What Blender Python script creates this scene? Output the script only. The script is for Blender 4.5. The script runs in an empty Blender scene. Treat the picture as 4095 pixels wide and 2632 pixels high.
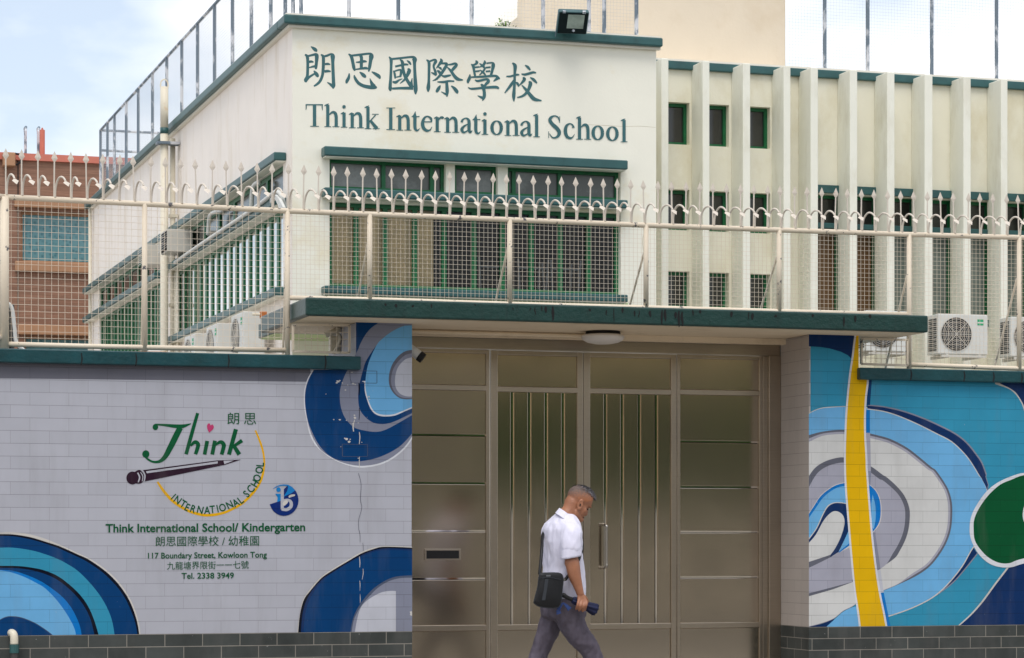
import bpy, bmesh, math, random
import numpy as np
from mathutils import Vector, Matrix, noise
from mathutils.geometry import tessellate_polygon

random.seed(7)
scene = bpy.context.scene
COL = scene.collection
R = math.radians

# ------------------------------------------------------------------ camera
YAW = R(17.31); FPX = 10080.0; CXP = 2047.5; HOR = 2170.0; CAMZ = 1.30
cam = bpy.data.cameras.new('camera'); camo = bpy.data.objects.new('camera', cam); COL.objects.link(camo)
camo.location = (0, 0, CAMZ); camo.rotation_euler = (R(90), 0, -YAW)
cam.sensor_width = 36; cam.lens = FPX / 4095 * 36; cam.shift_y = (HOR - 1316) / 4095
cam.clip_start = 0.1; cam.clip_end = 3000
scene.camera = camo

# ------------------------------------------------------------------ sky and sun
SUN_EL, SUN_AZ = R(62), R(202)      # azimuth measured clockwise from +Y
world = bpy.data.worlds.new('World'); scene.world = world; world.use_nodes = True
wn, wl = world.node_tree.nodes, world.node_tree.links
wn.clear()
wo = wn.new('ShaderNodeOutputWorld'); bg = wn.new('ShaderNodeBackground'); bg.inputs[1].default_value = 0.115
sky = wn.new('ShaderNodeTexSky'); sky.sky_type = 'NISHITA'; sky.sun_disc = False
sky.sun_elevation = SUN_EL; sky.sun_rotation = SUN_AZ; sky.dust_density = 2.0
tc = wn.new('ShaderNodeTexCoord'); mp = wn.new('ShaderNodeMapping'); mp.inputs['Scale'].default_value = (3.2, 3.2, 7.0)
mp.inputs['Location'].default_value = (1.3, 0.4, 0.2)
nz = wn.new('ShaderNodeTexNoise'); nz.inputs['Scale'].default_value = 1.5; nz.inputs['Detail'].default_value = 7; nz.inputs['Roughness'].default_value = 0.5
cr = wn.new('ShaderNodeValToRGB'); cr.color_ramp.elements[0].position = 0.42; cr.color_ramp.elements[0].color = (.32, .32, .32, 1)
cr.color_ramp.elements[1].position = 0.60; cr.color_ramp.elements[1].color = (1, 1, 1, 1)
mx = wn.new('ShaderNodeMix'); mx.data_type = 'RGBA'
mx.inputs['B'].default_value = (7.4, 7.5, 7.7, 1)
wl.new(tc.outputs['Generated'], mp.inputs[0]); wl.new(mp.outputs[0], nz.inputs['Vector']); wl.new(nz.outputs[0], cr.inputs[0])
wl.new(cr.outputs[0], mx.inputs['Factor']); wl.new(sky.outputs[0], mx.inputs['A']); wl.new(mx.outputs['Result'], bg.inputs[0]); wl.new(bg.outputs[0], wo.inputs[0])
sun = bpy.data.lights.new('sun', 'SUN'); sun.energy = 1.1; sun.angle = R(32); sun.color = (1, .96, .9)
suno = bpy.data.objects.new('sun', sun); COL.objects.link(suno)
sd = Vector((math.sin(SUN_AZ) * math.cos(SUN_EL), math.cos(SUN_AZ) * math.cos(SUN_EL), math.sin(SUN_EL)))
suno.rotation_euler = sd.to_track_quat('Z', 'Y').to_euler(); suno.location = (0, -5, 30)
scene.view_settings.view_transform = 'Standard'; scene.view_settings.look = 'None'
scene.view_settings.exposure = 0.6; scene.view_settings.gamma = 1
scene.cycles.max_bounces = 8; scene.cycles.transparent_max_bounces = 16

# ------------------------------------------------------------------ photo measuring: a photo pixel seen on a real plane
Fv = Vector((math.sin(YAW), math.cos(YAW), 0)); Rv = Vector((math.cos(YAW), -math.sin(YAW), 0))
def ray(x, y): return Fv * FPX + Rv * (x - CXP) + Vector((0, 0, HOR - y))
ORG = Vector((0, 0, CAMZ))
def PY(x, y, Y):
    d = ray(x, y); return ORG + d * (Y / d.y)
def PX(x, y, X):
    d = ray(x, y); return ORG + d * (X / d.x)
def xw(x, Y): return PY(x, 2000, Y).x
def zw(x, y, Y): return PY(x, y, Y).z

# ------------------------------------------------------------------ mesh helpers
class MB:
    def __init__(s): s.v = []; s.f = []; s.m = []
    def add(s, vs, fs, mi=0):
        o = len(s.v); s.v += [Vector(v) for v in vs]
        for f in fs: s.f.append([i + o for i in f]); s.m.append(mi)
    def box(s, x0, x1, y0, y1, z0, z1, mi=0):
        x0, x1 = sorted((x0, x1)); y0, y1 = sorted((y0, y1)); z0, z1 = sorted((z0, z1))
        s.add([(x0,y0,z0),(x1,y0,z0),(x1,y1,z0),(x0,y1,z0),(x0,y0,z1),(x1,y0,z1),(x1,y1,z1),(x0,y1,z1)],
              [(3,2,1,0),(4,5,6,7),(0,1,5,4),(1,2,6,5),(2,3,7,6),(3,0,4,7)], mi)
    def quad(s, a, b, c, d, mi=0): s.add([a, b, c, d], [(0, 1, 2, 3)], mi)
    def tube(s, pts, r, n=8, mi=0, cap=True):
        pts = [Vector(p) for p in pts]; k = len(pts)
        rs = r if isinstance(r, (list, tuple)) else [r] * k
        vs = []; up = None
        for i in range(k):
            t = (pts[min(i+1, k-1)] - pts[max(i-1, 0)]).normalized()
            if up is None:
                up = Vector((0,0,1)) if abs(t.z) < .9 else Vector((0,1,0))
            a = t.cross(up)
            if a.length < 1e-6: a = t.orthogonal()
            a.normalize(); b = a.cross(t).normalized(); up = b
            for j in range(n):
                q = 2 * math.pi * (j + .5) / n
                vs.append(pts[i] + (a * math.cos(q) + b * math.sin(q)) * rs[i])
        fs = []
        for i in range(k - 1):
            for j in range(n):
                fs.append((i*n+j, i*n+(j+1) % n, (i+1)*n+(j+1) % n, (i+1)*n+j))
        if cap: fs.append(tuple(range(n - 1, -1, -1))); fs.append(tuple(range((k-1)*n, k*n)))
        s.add(vs, fs, mi)
    def loft(s, rings, mi=0, cap=True):
        n = len(rings[0]); vs = [p for r_ in rings for p in r_]; fs = []
        for i in range(len(rings) - 1):
            for j in range(n): fs.append((i*n+j, i*n+(j+1) % n, (i+1)*n+(j+1) % n, (i+1)*n+j))
        if cap: fs.append(tuple(range(n-1, -1, -1))); fs.append(tuple(range((len(rings)-1)*n, len(rings)*n)))
        s.add(vs, fs, mi)
    def ellipsoid(s, c, rx, ry, rz, rot=None, seg=20, ring=12, mi=0):
        c = Vector(c); vs = []; fs = []
        for i in range(ring + 1):
            th = math.pi * i / ring
            for j in range(seg):
                ph = 2*math.pi*j/seg
                p = Vector((rx*math.sin(th)*math.cos(ph), ry*math.sin(th)*math.sin(ph), rz*math.cos(th)))
                if rot: p = rot @ p
                vs.append(c + p)
        for i in range(ring):
            for j in range(seg): fs.append((i*seg+j, (i+1)*seg+j, (i+1)*seg+(j+1) % seg, i*seg+(j+1) % seg))
        s.add(vs, fs, mi)
    def build(s, name, mats, parent=None, smooth=False, bevel=0, loc=None, clean=False):
        me = bpy.data.meshes.new(name)
        base = Vector(loc) if loc is not None else (parent['_b'] if parent is not None else Vector((0,0,0)))
        base = Vector(base)
        me.from_pydata([tuple(v - base) for v in s.v], [], s.f)
        if not isinstance(mats, (list, tuple)): mats = [mats]
        for m in mats: me.materials.append(m)
        me.polygons.foreach_set('material_index', s.m)
        if smooth: me.polygons.foreach_set('use_smooth', [True] * len(s.f))
        me.update()
        if clean:
            bm = bmesh.new(); bm.from_mesh(me); bmesh.ops.remove_doubles(bm, verts=bm.verts, dist=1e-5)
            bmesh.ops.recalc_face_normals(bm, faces=bm.faces); bm.to_mesh(me); bm.free()
        return link(name, me, parent, base, bevel)
BASES = {}
def link(name, me, parent, base, bevel=0):
    o = bpy.data.objects.new(name, me); COL.objects.link(o)
    pb = wb(parent)
    o.parent = parent; o.location = base - pb
    BASES[o.name] = Vector(base)
    o['_b'] = [base.x, base.y, base.z]
    if bevel:
        md = o.modifiers.new('bevel', 'BEVEL'); md.width = bevel; md.segments = 2; md.limit_method = 'ANGLE'
    return o
def wb(o): return Vector((0,0,0)) if o is None else BASES[o.name]
_old = MB.build
def thing(name, label, cat, loc=(0,0,0), group=None):
    o = bpy.data.objects.new(name, None); COL.objects.link(o); o.empty_display_size = .2
    o.location = loc; BASES[o.name] = Vector(loc); o['_b'] = list(loc)
    tag(o, label, cat, group); return o
def tag(o, label, cat, group=None):
    o['label'] = label; o['category'] = cat
    if group: o['group'] = group
    return o
def structure(o): o['kind'] = 'structure'; return o

def spline(pts, n=6):
    P = [Vector((p[0], p[1], p[2] if len(p) > 2 else 0)) for p in pts]; out = []
    for i in range(len(P) - 1):
        p0 = P[max(i-1, 0)]; p1 = P[i]; p2 = P[i+1]; p3 = P[min(i+2, len(P)-1)]
        for k in range(n):
            t = k / n
            out.append(0.5*((2*p1)+(p2-p0)*t+(2*p0-5*p1+4*p2-p3)*t*t+(3*p1-p0-3*p2+p3)*t**3))
    out.append(P[-1]); return out

# ------------------------------------------------------------------ materials
def lin(c):
    return tuple(((v/255)/12.92 if v/255 <= .04045 else ((v/255+.055)/1.055)**2.4) for v in c)
def newmat(name):
    m = bpy.data.materials.new(name); m.use_nodes = True
    nt = m.node_tree; b = nt.nodes['Principled BSDF']; return m, nt, b
def rgba(c, k=1.0): l = lin(c); return (l[0]*k, l[1]*k, l[2]*k, 1)
def N(nt, t, **kw):
    n = nt.nodes.new(t)
    for k, v in kw.items(): setattr(n, k, v)
    return n
def mixc(nt, fac, a, b, blend='MIX'):
    m = nt.nodes.new('ShaderNodeMix'); m.data_type = 'RGBA'; m.blend_type = blend
    for sock, v in (('Factor', fac), ('A', a), ('B', b)):
        if hasattr(v, 'is_output') or isinstance(v, bpy.types.NodeSocket): nt.links.new(v, m.inputs[sock])
        else: m.inputs[sock].default_value = v
    return m.outputs['Result']
def wnoise(nt, scale, detail=4, rough=.55, stretch=(1,1,1), off=(0,0,0)):
    g = nt.nodes.new('ShaderNodeNewGeometry'); mp = nt.nodes.new('ShaderNodeMapping'); mp.inputs['Scale'].default_value = stretch
    mp.inputs['Location'].default_value = off
    n = nt.nodes.new('ShaderNodeTexNoise'); n.inputs['Scale'].default_value = scale; n.inputs['Detail'].default_value = detail; n.inputs['Roughness'].default_value = rough
    nt.links.new(g.outputs['Position'], mp.inputs[0]); nt.links.new(mp.outputs[0], n.inputs['Vector']); return n.outputs[0]
def ramp(nt, fac, p0, p1, c0=(0,0,0,1), c1=(1,1,1,1)):
    r = nt.nodes.new('ShaderNodeValToRGB'); r.color_ramp.elements[0].position = p0; r.color_ramp.elements[1].position = p1
    r.color_ramp.elements[0].color = c0; r.color_ramp.elements[1].color = c1; nt.links.new(fac, r.inputs[0]); return r.outputs[0]
def bump(nt, b, h, strength=.3, dist=.01):
    n = nt.nodes.new('ShaderNodeBump'); n.inputs['Strength'].default_value = strength; n.inputs['Distance'].default_value = dist
    nt.links.new(h, n.inputs['Height']); nt.links.new(n.outputs[0], b.inputs['Normal'])
def paint(name, c, rough=.6, var=.12, scale=6, k=1.0, dirt_sheen=None, dirt_sheen_amt=.5, dirt_sheen_scale=3, dirt_sheen_lo=.55, dirt_sheen_hi=.75, stretch=(1,1,1), bumps=.15, bscale=60, metal=0, spec=.4):
    m, nt, b = newmat(name); b.inputs['Roughness'].default_value = rough; b.inputs['Metallic'].default_value = metal
    b.inputs['Specular IOR Level'].default_value = spec
    c0 = rgba(c, k); d = tuple(v*(1-var) for v in c0[:3])+(1,)
    col = mixc(nt, ramp(nt, wnoise(nt, scale), .3, .7), c0, d)
    if dirt_sheen:
        f = ramp(nt, wnoise(nt, dirt_sheen_scale, 6, .65, stretch, (3.1, 1.7, 5.2)), dirt_sheen_lo, dirt_sheen_hi, (0,0,0,1), (dirt_sheen_amt,)*3+(1,))
        col = mixc(nt, f, col, rgba(dirt_sheen, k))
    nt.links.new(col, b.inputs['Base Color'])
    if bumps: bump(nt, b, wnoise(nt, bscale, 3), bumps, .004)
    return m
TILE_Z = 0.0; TILE_W = .25; TILE_H = .0828
def tiled(name, c, joint=(110, 110, 118), var=.05, rough=.5, k=1.0, mortar=.0012, side=False, tint=.06, hline=.5):
    m, nt, b = newmat(name); b.inputs['Roughness'].default_value = rough; b.inputs['Specular IOR Level'].default_value = .12
    g = N(nt, 'ShaderNodeNewGeometry'); sx = N(nt, 'ShaderNodeSeparateXYZ'); cx = N(nt, 'ShaderNodeCombineXYZ')
    nt.links.new(g.outputs['Position'], sx.inputs[0]); nt.links.new(sx.outputs['Y' if side else 'X'], cx.inputs[0])
    ad = N(nt, 'ShaderNodeMath', operation='SUBTRACT'); ad.inputs[1].default_value = TILE_Z - 20 * TILE_H
    nt.links.new(sx.outputs['Z'], ad.inputs[0]); nt.links.new(ad.outputs[0], cx.inputs[1])
    br = N(nt, 'ShaderNodeTexBrick'); br.offset = .5; br.inputs['Scale'].default_value = 1; br.inputs['Brick Width'].default_value = TILE_W
    br.inputs['Row Height'].default_value = TILE_H; br.inputs['Mortar Size'].default_value = mortar; br.inputs['Mortar Smooth'].default_value = .2
    c0 = rgba(c, k); br.inputs['Color1'].default_value = c0; br.inputs['Color2'].default_value = tuple(v*(1-tint) for v in c0[:3])+(1,)
    br.inputs['Mortar'].default_value = rgba(joint, k)
    nt.links.new(cx.outputs[0], br.inputs['Vector'])
    f = ramp(nt, wnoise(nt, 4, 5), .35, .7)
    col = mixc(nt, f, br.outputs['Color'], tuple(v*(1-var) for v in (1,1,1))+(1,), 'MULTIPLY')
    fk = ramp(nt, wnoise(nt, 30, 4, .6), .71, .74, (0,0,0,1), (.4,.4,.4,1)); col = mixc(nt, fk, col, rgba((206, 204, 202), k))
    ws = ramp(nt, wnoise(nt, 2.0, 5, .6, (3, 3, .5), (7, 2, 1)), .5, .8, (0,0,0,1), (.22,.22,.22,1)); col = mixc(nt, ws, col, rgba((120, 116, 112), k))
    if hline < 1:                                        # the long course joints show more than the upright ones
        h1 = N(nt, 'ShaderNodeMath', operation='DIVIDE'); nt.links.new(ad.outputs[0], h1.inputs[0]); h1.inputs[1].default_value = TILE_H
        h2 = N(nt, 'ShaderNodeMath', operation='FRACT'); nt.links.new(h1.outputs[0], h2.inputs[0])
        h3 = N(nt, 'ShaderNodeMath', operation='COMPARE'); nt.links.new(h2.outputs[0], h3.inputs[0]); h3.inputs[1].default_value = 0.0; h3.inputs[2].default_value = .022
        h4 = N(nt, 'ShaderNodeMath', operation='MULTIPLY'); nt.links.new(h3.outputs[0], h4.inputs[0]); nt.links.new(ramp(nt, wnoise(nt, 2.2, 3), .3, .65, (.35,.35,.35,1)), h4.inputs[1])
        col = mixc(nt, h4.outputs[0], col, (hline,)*3 + (1,), 'MULTIPLY')
    nt.links.new(col, b.inputs['Base Color'])
    ml = N(nt, 'ShaderNodeMath', operation='MULTIPLY_ADD'); ml.inputs[1].default_value = -1.0; ml.inputs[2].default_value = 1
    nt.links.new(br.outputs['Fac'], ml.inputs[0])
    ad2 = N(nt, 'ShaderNodeMath', operation='MULTIPLY_ADD'); nt.links.new(wnoise(nt, 35, 3), ad2.inputs[0]); ad2.inputs[1].default_value = .12
    nt.links.new(ml.outputs[0], ad2.inputs[2]); bump(nt, b, ad2.outputs[0], .25, .003)
    return m
def brushed(name, c, rough=.3, horiz=True, var=.15):
    m, nt, b = newmat(name); b.inputs['Metallic'].default_value = 1
    st = (2, 2, 60) if horiz else (60, 60, 2)
    n = wnoise(nt, 3, 4, .6, st); big = wnoise(nt, 1.3, 4)
    col = mixc(nt, ramp(nt, n, .3, .7), rgba(c), tuple(v*(1-var) for v in rgba(c)[:3])+(1,))
    col = mixc(nt, ramp(nt, big, .45, .75, (0,0,0,1), (.3,.3,.3,1)), col, rgba((95, 88, 80)))
    nt.links.new(col, b.inputs['Base Color'])
    mr = N(nt, 'ShaderNodeMapRange'); mr.inputs['To Min'].default_value = rough*.8; mr.inputs['To Max'].default_value = rough*1.25
    nt.links.new(big, mr.inputs['Value']); nt.links.new(mr.outputs[0], b.inputs['Roughness'])
    bump(nt, b, wnoise(nt, .9, 2), .06, .05)
    return m
def glass(name, tint, rough=.08, k=.5):
    """window pane: part see-through, part mirror"""
    m, nt, b = newmat(name); nt.nodes.remove(b); out = nt.nodes['Material Output']
    tr = N(nt, 'ShaderNodeBsdfTransparent'); tr.inputs[0].default_value = rgba(tint)
    gl = N(nt, 'ShaderNodeBsdfGlossy'); gl.inputs['Roughness'].default_value = rough
    fr = N(nt, 'ShaderNodeFresnel'); fr.inputs[0].default_value = 1.5
    ad = N(nt, 'ShaderNodeMath', operation='ADD'); ad.inputs[1].default_value = k*.12; nt.links.new(fr.outputs[0], ad.inputs[0])
    ms = N(nt, 'ShaderNodeMixShader'); nt.links.new(ad.outputs[0], ms.inputs[0]); nt.links.new(tr.outputs[0], ms.inputs[1]); nt.links.new(gl.outputs[0], ms.inputs[2])
    nt.links.new(ms.outputs[0], out.inputs[0]); return m

YW = 16.5                                   # street face of the boundary walls
TILE_Z = zw(820, 2534, YW)
M = {}
M['grey_tile'] = tiled('grey_lavender_painted_tile', (182, 183, 192), (152, 151, 158), k=.93)
M['jamb_tile'] = tiled('cream_jamb_tile', (196, 186, 178), (165, 156, 150), side=True, k=.85)
M['base_tile'] = tiled('dark_slate_tile', (80, 84, 82), (150, 145, 136), var=.35, rough=.5, mortar=.0028, tint=.3, hline=1)
M['base_tile_side'] = tiled('dark_slate_tile_side', (80, 84, 82), (150, 145, 136), var=.35, rough=.5, mortar=.0028, side=True, tint=.3, hline=1)
M['teal'] = paint('teal_gloss_paint', (52, 94, 94), .42, .22, 5, dirt_sheen=(36, 58, 54), dirt_sheen_amt=.6, dirt_sheen_scale=4, bumps=.4, bscale=45)
M['teal_coping'] = paint('dark_teal_coping', (24, 72, 78), .32, .3, 9, dirt_sheen=(24, 48, 46), dirt_sheen_amt=.7, dirt_sheen_scale=3, bumps=.5, bscale=40)
M['teal_fascia'] = paint('dark_green_rough_render', (26, 62, 57), .38, .25, 7, dirt_sheen=(24, 44, 40), dirt_sheen_amt=.6, dirt_sheen_scale=5, stretch=(4,4,.7), bumps=.9, bscale=38)
M['facade'] = paint('pale_green_white_render', (240, 237, 222), .85, .04, 2, dirt_sheen=(224, 206, 160), dirt_sheen_amt=.7, dirt_sheen_scale=.9, dirt_sheen_lo=.57, dirt_sheen_hi=.8, stretch=(1,1,1.3), bumps=.35, bscale=30)
M['facade_side'] = paint('pinkish_white_render', (248, 239, 229), .85, .05, 2, dirt_sheen=(206, 188, 156), dirt_sheen_amt=.75, dirt_sheen_scale=1.5, dirt_sheen_lo=.52, dirt_sheen_hi=.85, stretch=(1,1.5,.28), bumps=.3, bscale=30)
M['wing'] = paint('cream_green_render', (235, 231, 212), .85, .06, 2, dirt_sheen=(196, 182, 140), dirt_sheen_amt=.7, dirt_sheen_scale=1.6, dirt_sheen_lo=.5, dirt_sheen_hi=.85, stretch=(1,1,.6), bumps=.35, bscale=30)
M['fin'] = paint('fin_render', (234, 233, 219), .85, .05, 3, dirt_sheen=(186, 178, 148), dirt_sheen_amt=.6, dirt_sheen_scale=3, dirt_sheen_lo=.5, dirt_sheen_hi=.85, stretch=(1,1,.4), bumps=.35, bscale=30)
M['tower'] = paint('beige_tower_render', (228, 214, 192), .85, .06, 1.5, dirt_sheen=(205, 184, 152), dirt_sheen_amt=.5, dirt_sheen_scale=.8, bumps=.4, bscale=25)
M['cream'] = paint('cream_render', (236, 230, 216), .85, .05, 1.5)
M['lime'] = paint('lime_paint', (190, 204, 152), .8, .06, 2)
M['soffit'] = paint('tan_soffit_paint', (232, 214, 186), .8, .08, 2, dirt_sheen=(170, 150, 120), dirt_sheen_amt=.5, dirt_sheen_scale=3)
M['green_frame'] = paint('green_window_paint', (12, 102, 58), .4, .25, 12, dirt_sheen=(12, 62, 42), dirt_sheen_amt=.6, dirt_sheen_scale=6)
M['fence'] = paint('cream_chipped_fence_paint', (228, 214, 192), .5, .08, 6, dirt_sheen=(92, 90, 92), dirt_sheen_amt=1, dirt_sheen_scale=15, dirt_sheen_lo=.62, dirt_sheen_hi=.64, bumps=.3)
M['fence_rust'] = paint('cream_rusty_spike_paint', (212, 202, 188), .5, .06, 8, dirt_sheen=(150, 96, 66), dirt_sheen_amt=.8, dirt_sheen_scale=22, dirt_sheen_lo=.66, dirt_sheen_hi=.76)
M['wire'] = paint('cream_mesh_wire', (226, 212, 192), .5, .06, 20, dirt_sheen=(110, 84, 66), dirt_sheen_amt=.9, dirt_sheen_scale=14, dirt_sheen_lo=.68, dirt_sheen_hi=.74, bumps=0)
M['roof_post'] = paint('peeling_grey_post', (206, 208, 212), .6, .1, 6, dirt_sheen=(104, 118, 130), dirt_sheen_amt=1, dirt_sheen_scale=4.5, dirt_sheen_lo=.42, dirt_sheen_hi=.5, stretch=(1,1,.5))
M['roof_wire'] = paint('grey_roof_wire', (176, 180, 188), .5, .1, 10, bumps=0)
M['steel'] = brushed('brushed_steel_panel', (190, 177, 158), .2, True, .06)
M['steel_sharp'] = brushed('brushed_steel_panel_bright', (196, 184, 166), .145, True, .06)
M['steel_v'] = brushed('brushed_steel_slat', (196, 184, 166), .135, False, .05)
M['steel_frame'] = brushed('brushed_steel_frame', (186, 174, 158), .3, True, .12)
M['mirror'] = brushed('polished_steel_strip', (240, 234, 226), .06, True, .05)
M['handle'] = brushed('steel_handle', (196, 190, 182), .22, False)
M['white_plastic'] = paint('white_metal_casing', (208, 208, 202), .45, .05, 4, dirt_sheen=(190, 180, 160), dirt_sheen_amt=.4, dirt_sheen_scale=5)
M['grey_plastic'] = paint('grey_casing', (200, 196, 186), .55, .06, 5, dirt_sheen=(160, 140, 110), dirt_sheen_amt=.4, dirt_sheen_scale=6)
M['black'] = paint('black_void', (18, 18, 20), .7, .1, 8)
M['dark_grille'] = paint('dark_grille', (70, 68, 66), .6, .1, 30)
M['green_sticker'] = paint('green_sticker', (40, 160, 110), .5, .05, 10)
M['pipe'] = paint('cream_pipe_paint', (218, 210, 190), .5, .06, 5, dirt_sheen=(196, 150, 90), dirt_sheen_amt=.5, dirt_sheen_scale=6, dirt_sheen_lo=.6, dirt_sheen_hi=.75)
M['rust'] = paint('rusty_orange_pipe', (190, 110, 50), .7, .3, 12)
M['frosted'] = paint('frosted_grey_pane', (88, 92, 88), .2, .3, 1.4, dirt_sheen=(150, 154, 152), dirt_sheen_amt=.85, dirt_sheen_scale=1.3, dirt_sheen_lo=.45, dirt_sheen_hi=.7, stretch=(.8,1,.9), bumps=0, spec=.5)  # lighter cloudy patches paint reflections into the pane colour
M['dark_pane'] = paint('dark_window_pane', (58, 58, 54), .12, .35, 2.5, dirt_sheen=(88, 88, 80), dirt_sheen_amt=.6, dirt_sheen_scale=1.2, stretch=(1,1,.5), bumps=0, spec=.6)
M['tall_pane'] = paint('grey_green_window_pane', (126, 136, 128), .15, .3, 2.5, dirt_sheen=(70, 78, 74), dirt_sheen_amt=.7, dirt_sheen_scale=1.5, stretch=(1,1,.8), bumps=0, spec=.6)
M['brown_pane'] = paint('brown_curtained_pane', (112, 84, 58), .2, .3, 4, bumps=0, spec=.5)
M['clear'] = glass('clear_window_pane', (236, 236, 230), .05, -.1)
M['curtain'] = paint('beige_curtain_cloth', (246, 222, 178), .85, .2, 4, bumps=.2)
M['white_blind'] = paint('white_blind_slats', (196, 202, 200), .7, .12, 3)
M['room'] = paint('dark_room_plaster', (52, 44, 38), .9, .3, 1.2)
M['pavement'] = paint('concrete_pavement', (150, 146, 140), .9, .12, 3)
M['asphalt'] = paint('asphalt', (62, 62, 64), .9, .2, 20)
# ================================================================== ground
XL = xw(1646, YW); XPIL = xw(1424, YW); XR = xw(3235, YW); YG = YW + .51
ZS = zw(1425, 1289, YW)                      # canopy soffit
ZCT = zw(1150, 1421, YW); ZCB = zw(1150, 1475, YW)
mb = MB(); mb.box(-60, 70, 9.0, YW, -.3, 0); structure(mb.build('pavement', M['pavement']))
mb = MB(); mb.box(-60, 70, YW, 80, -.3, -.006); structure(mb.build('courtyard_ground', M['pavement']))
mb = MB(); mb.box(-60, 70, -5.5, 8.84, -.5, -.13); structure(mb.build('road', M['asphalt']))
mb = MB(); mb.box(-60, 70, 8.84, 9.0, -.5, .004); structure(mb.build('kerb', M['cream']))
mb = MB(); mb.box(-60, 70, -30, -5.5, -.5, 0); structure(mb.build('far_pavement', M['pavement']))

# ================================================================== murals and lettering (flat paint, laid on in thin coats)
class Paint:
    """flat coats of paint on a wall face, each drawn from points measured on the photo and put on the wall plane"""
    def __init__(s, Y, off, sc): s.Y = Y; s.mb = MB(); s.mats = []; s.coat = 0; s.off = off; s.sc = sc
    def frame(s, off, sc): s.off = off; s.sc = sc
    def idx(s, m):
        if m not in s.mats: s.mats.append(m)
        return s.mats.index(m)
    def pt(s, p): return (s.off[0] + p[0] / s.sc, s.off[1] + p[1] / s.sc)
    def up(s, px, dy):
        q = PY(px[0], px[1], s.Y); q.y = s.Y - dy; return q
    def poly(s, pts, m, up=.0004, raw=False):
        s.coat += 1; dy = .0006 + s.coat * .00004
        pp = [s.pt(p) if not raw else p for p in pts]
        q = [s.up(p, dy) for p in pp]
        tris = tessellate_polygon([[Vector((v.x, v.z, 0)) for v in q]])
        fs = []
        for t in tris:
            a, b, c = (q[i] for i in t)
            if (b - a).cross(c - a).y > 0: t = (t[0], t[2], t[1])
            fs.append(tuple(t))
        s.mb.add(q, fs, s.idx(m))
    def stroke(s, pts, m, n=5, straight=False):
        """brush stroke: (x, y, width) along its centre line"""
        if straight or len(pts) == 2: sp = [Vector(p) for p in pts]
        else: sp = spline(pts, n)
        L = []; Rr = []
        for i, p in enumerate(sp):
            t = sp[min(i+1, len(sp)-1)] - sp[max(i-1, 0)]; t = Vector((t.x, t.y)); t.normalize() if t.length else None
            nn = Vector((-t.y, t.x)) * p.z * .5
            L.append((p.x + nn.x, p.y + nn.y)); Rr.append((p.x - nn.x, p.y - nn.y))
        s.coat += 1; dy = .0006 + s.coat * .00004
        q = [s.up(s.pt(p), dy) for p in L + Rr]; k = len(L)
        s.mb.add(q, [(i, i+1, k+i+1, k+i) for i in range(k-1)], s.idx(m))
    def disc(s, c, rx, ry, m, n=28): s.poly([(c[0] + rx*math.cos(2*math.pi*i/n), c[1] + ry*math.sin(2*math.pi*i/n)) for i in range(n)], m, .0001)
    def text(s, body, m, x0, x1, y0, y1, cap, bold=0, ref='H', skew=0):
        me, w, h = text_mesh(body, bold, ref)
        s.coat += 1; dy = .0006 + s.coat * .00004
        q = []
        for (tx, ty) in me[0]:
            u = tx / w; q.append(s.up(s.pt((x0 + u*(x1-x0), y0 + u*(y1-y0) - ty/h*cap)), dy))
        s.mb.add(q, me[1], s.idx(m))
    def glyph(s, ch, m, cx, cy, cap, ang, wid=1.0, bold=0):
        me, w, h = text_mesh(ch, bold, 'H'); s.coat += 1; dy = .0006 + s.coat * .00004
        c, n = math.cos(ang), math.sin(ang); q = []
        for tx, ty in me[0]:
            a = (tx - w/2)/h*cap*wid; b = -(ty - h/2)/h*cap
            q.append(s.up(s.pt((cx + a*c - b*n, cy + a*n + b*c)), dy))
        s.mb.add(q, me[1], s.idx(m))
    def build(s, name, parent): return s.mb.build(name, s.mats, parent, clean=False)
def text_mesh(body, bold, ref):
    def conv(t, off):
        cu = bpy.data.curves.new('lettering_source', 'FONT'); cu.body = t; cu.offset = off; cu.resolution_u = 3
        o = bpy.data.objects.new('lettering_source', cu); COL.objects.link(o)
        dg = bpy.context.evaluated_depsgraph_get(); me = bpy.data.meshes.new_from_object(o.evaluated_get(dg))
        v = [(p.co.x, p.co.y) for p in me.vertices]; f = [tuple(p.vertices) for p in me.polygons]
        bpy.data.objects.remove(o); bpy.data.curves.remove(cu); bpy.data.meshes.remove(me); return v, f
    v, f = conv(body, bold); x0 = min(p[0] for p in v); x1 = max(p[0] for p in v)
    if ref == 'self':
        y0 = min(p[1] for p in v); y1 = max(p[1] for p in v); h = y1 - y0; v = [(p[0]-x0, p[1]-y0) for p in v]
    else:
        rv, _ = conv(ref, 0); h = max(p[1] for p in rv); v = [(p[0]-x0, p[1]) for p in v]
    # keep faces turned towards the street
    ff = []
    for p in f:
        a = 0
        for i in range(len(p)):
            q0 = v[p[i]]; q1 = v[p[(i+1) % len(p)]]; a += q0[0]*q1[1] - q1[0]*q0[1]
        ff.append(p if a > 0 else tuple(reversed(p)))
    return (v, ff), x1 - x0, h

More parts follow.
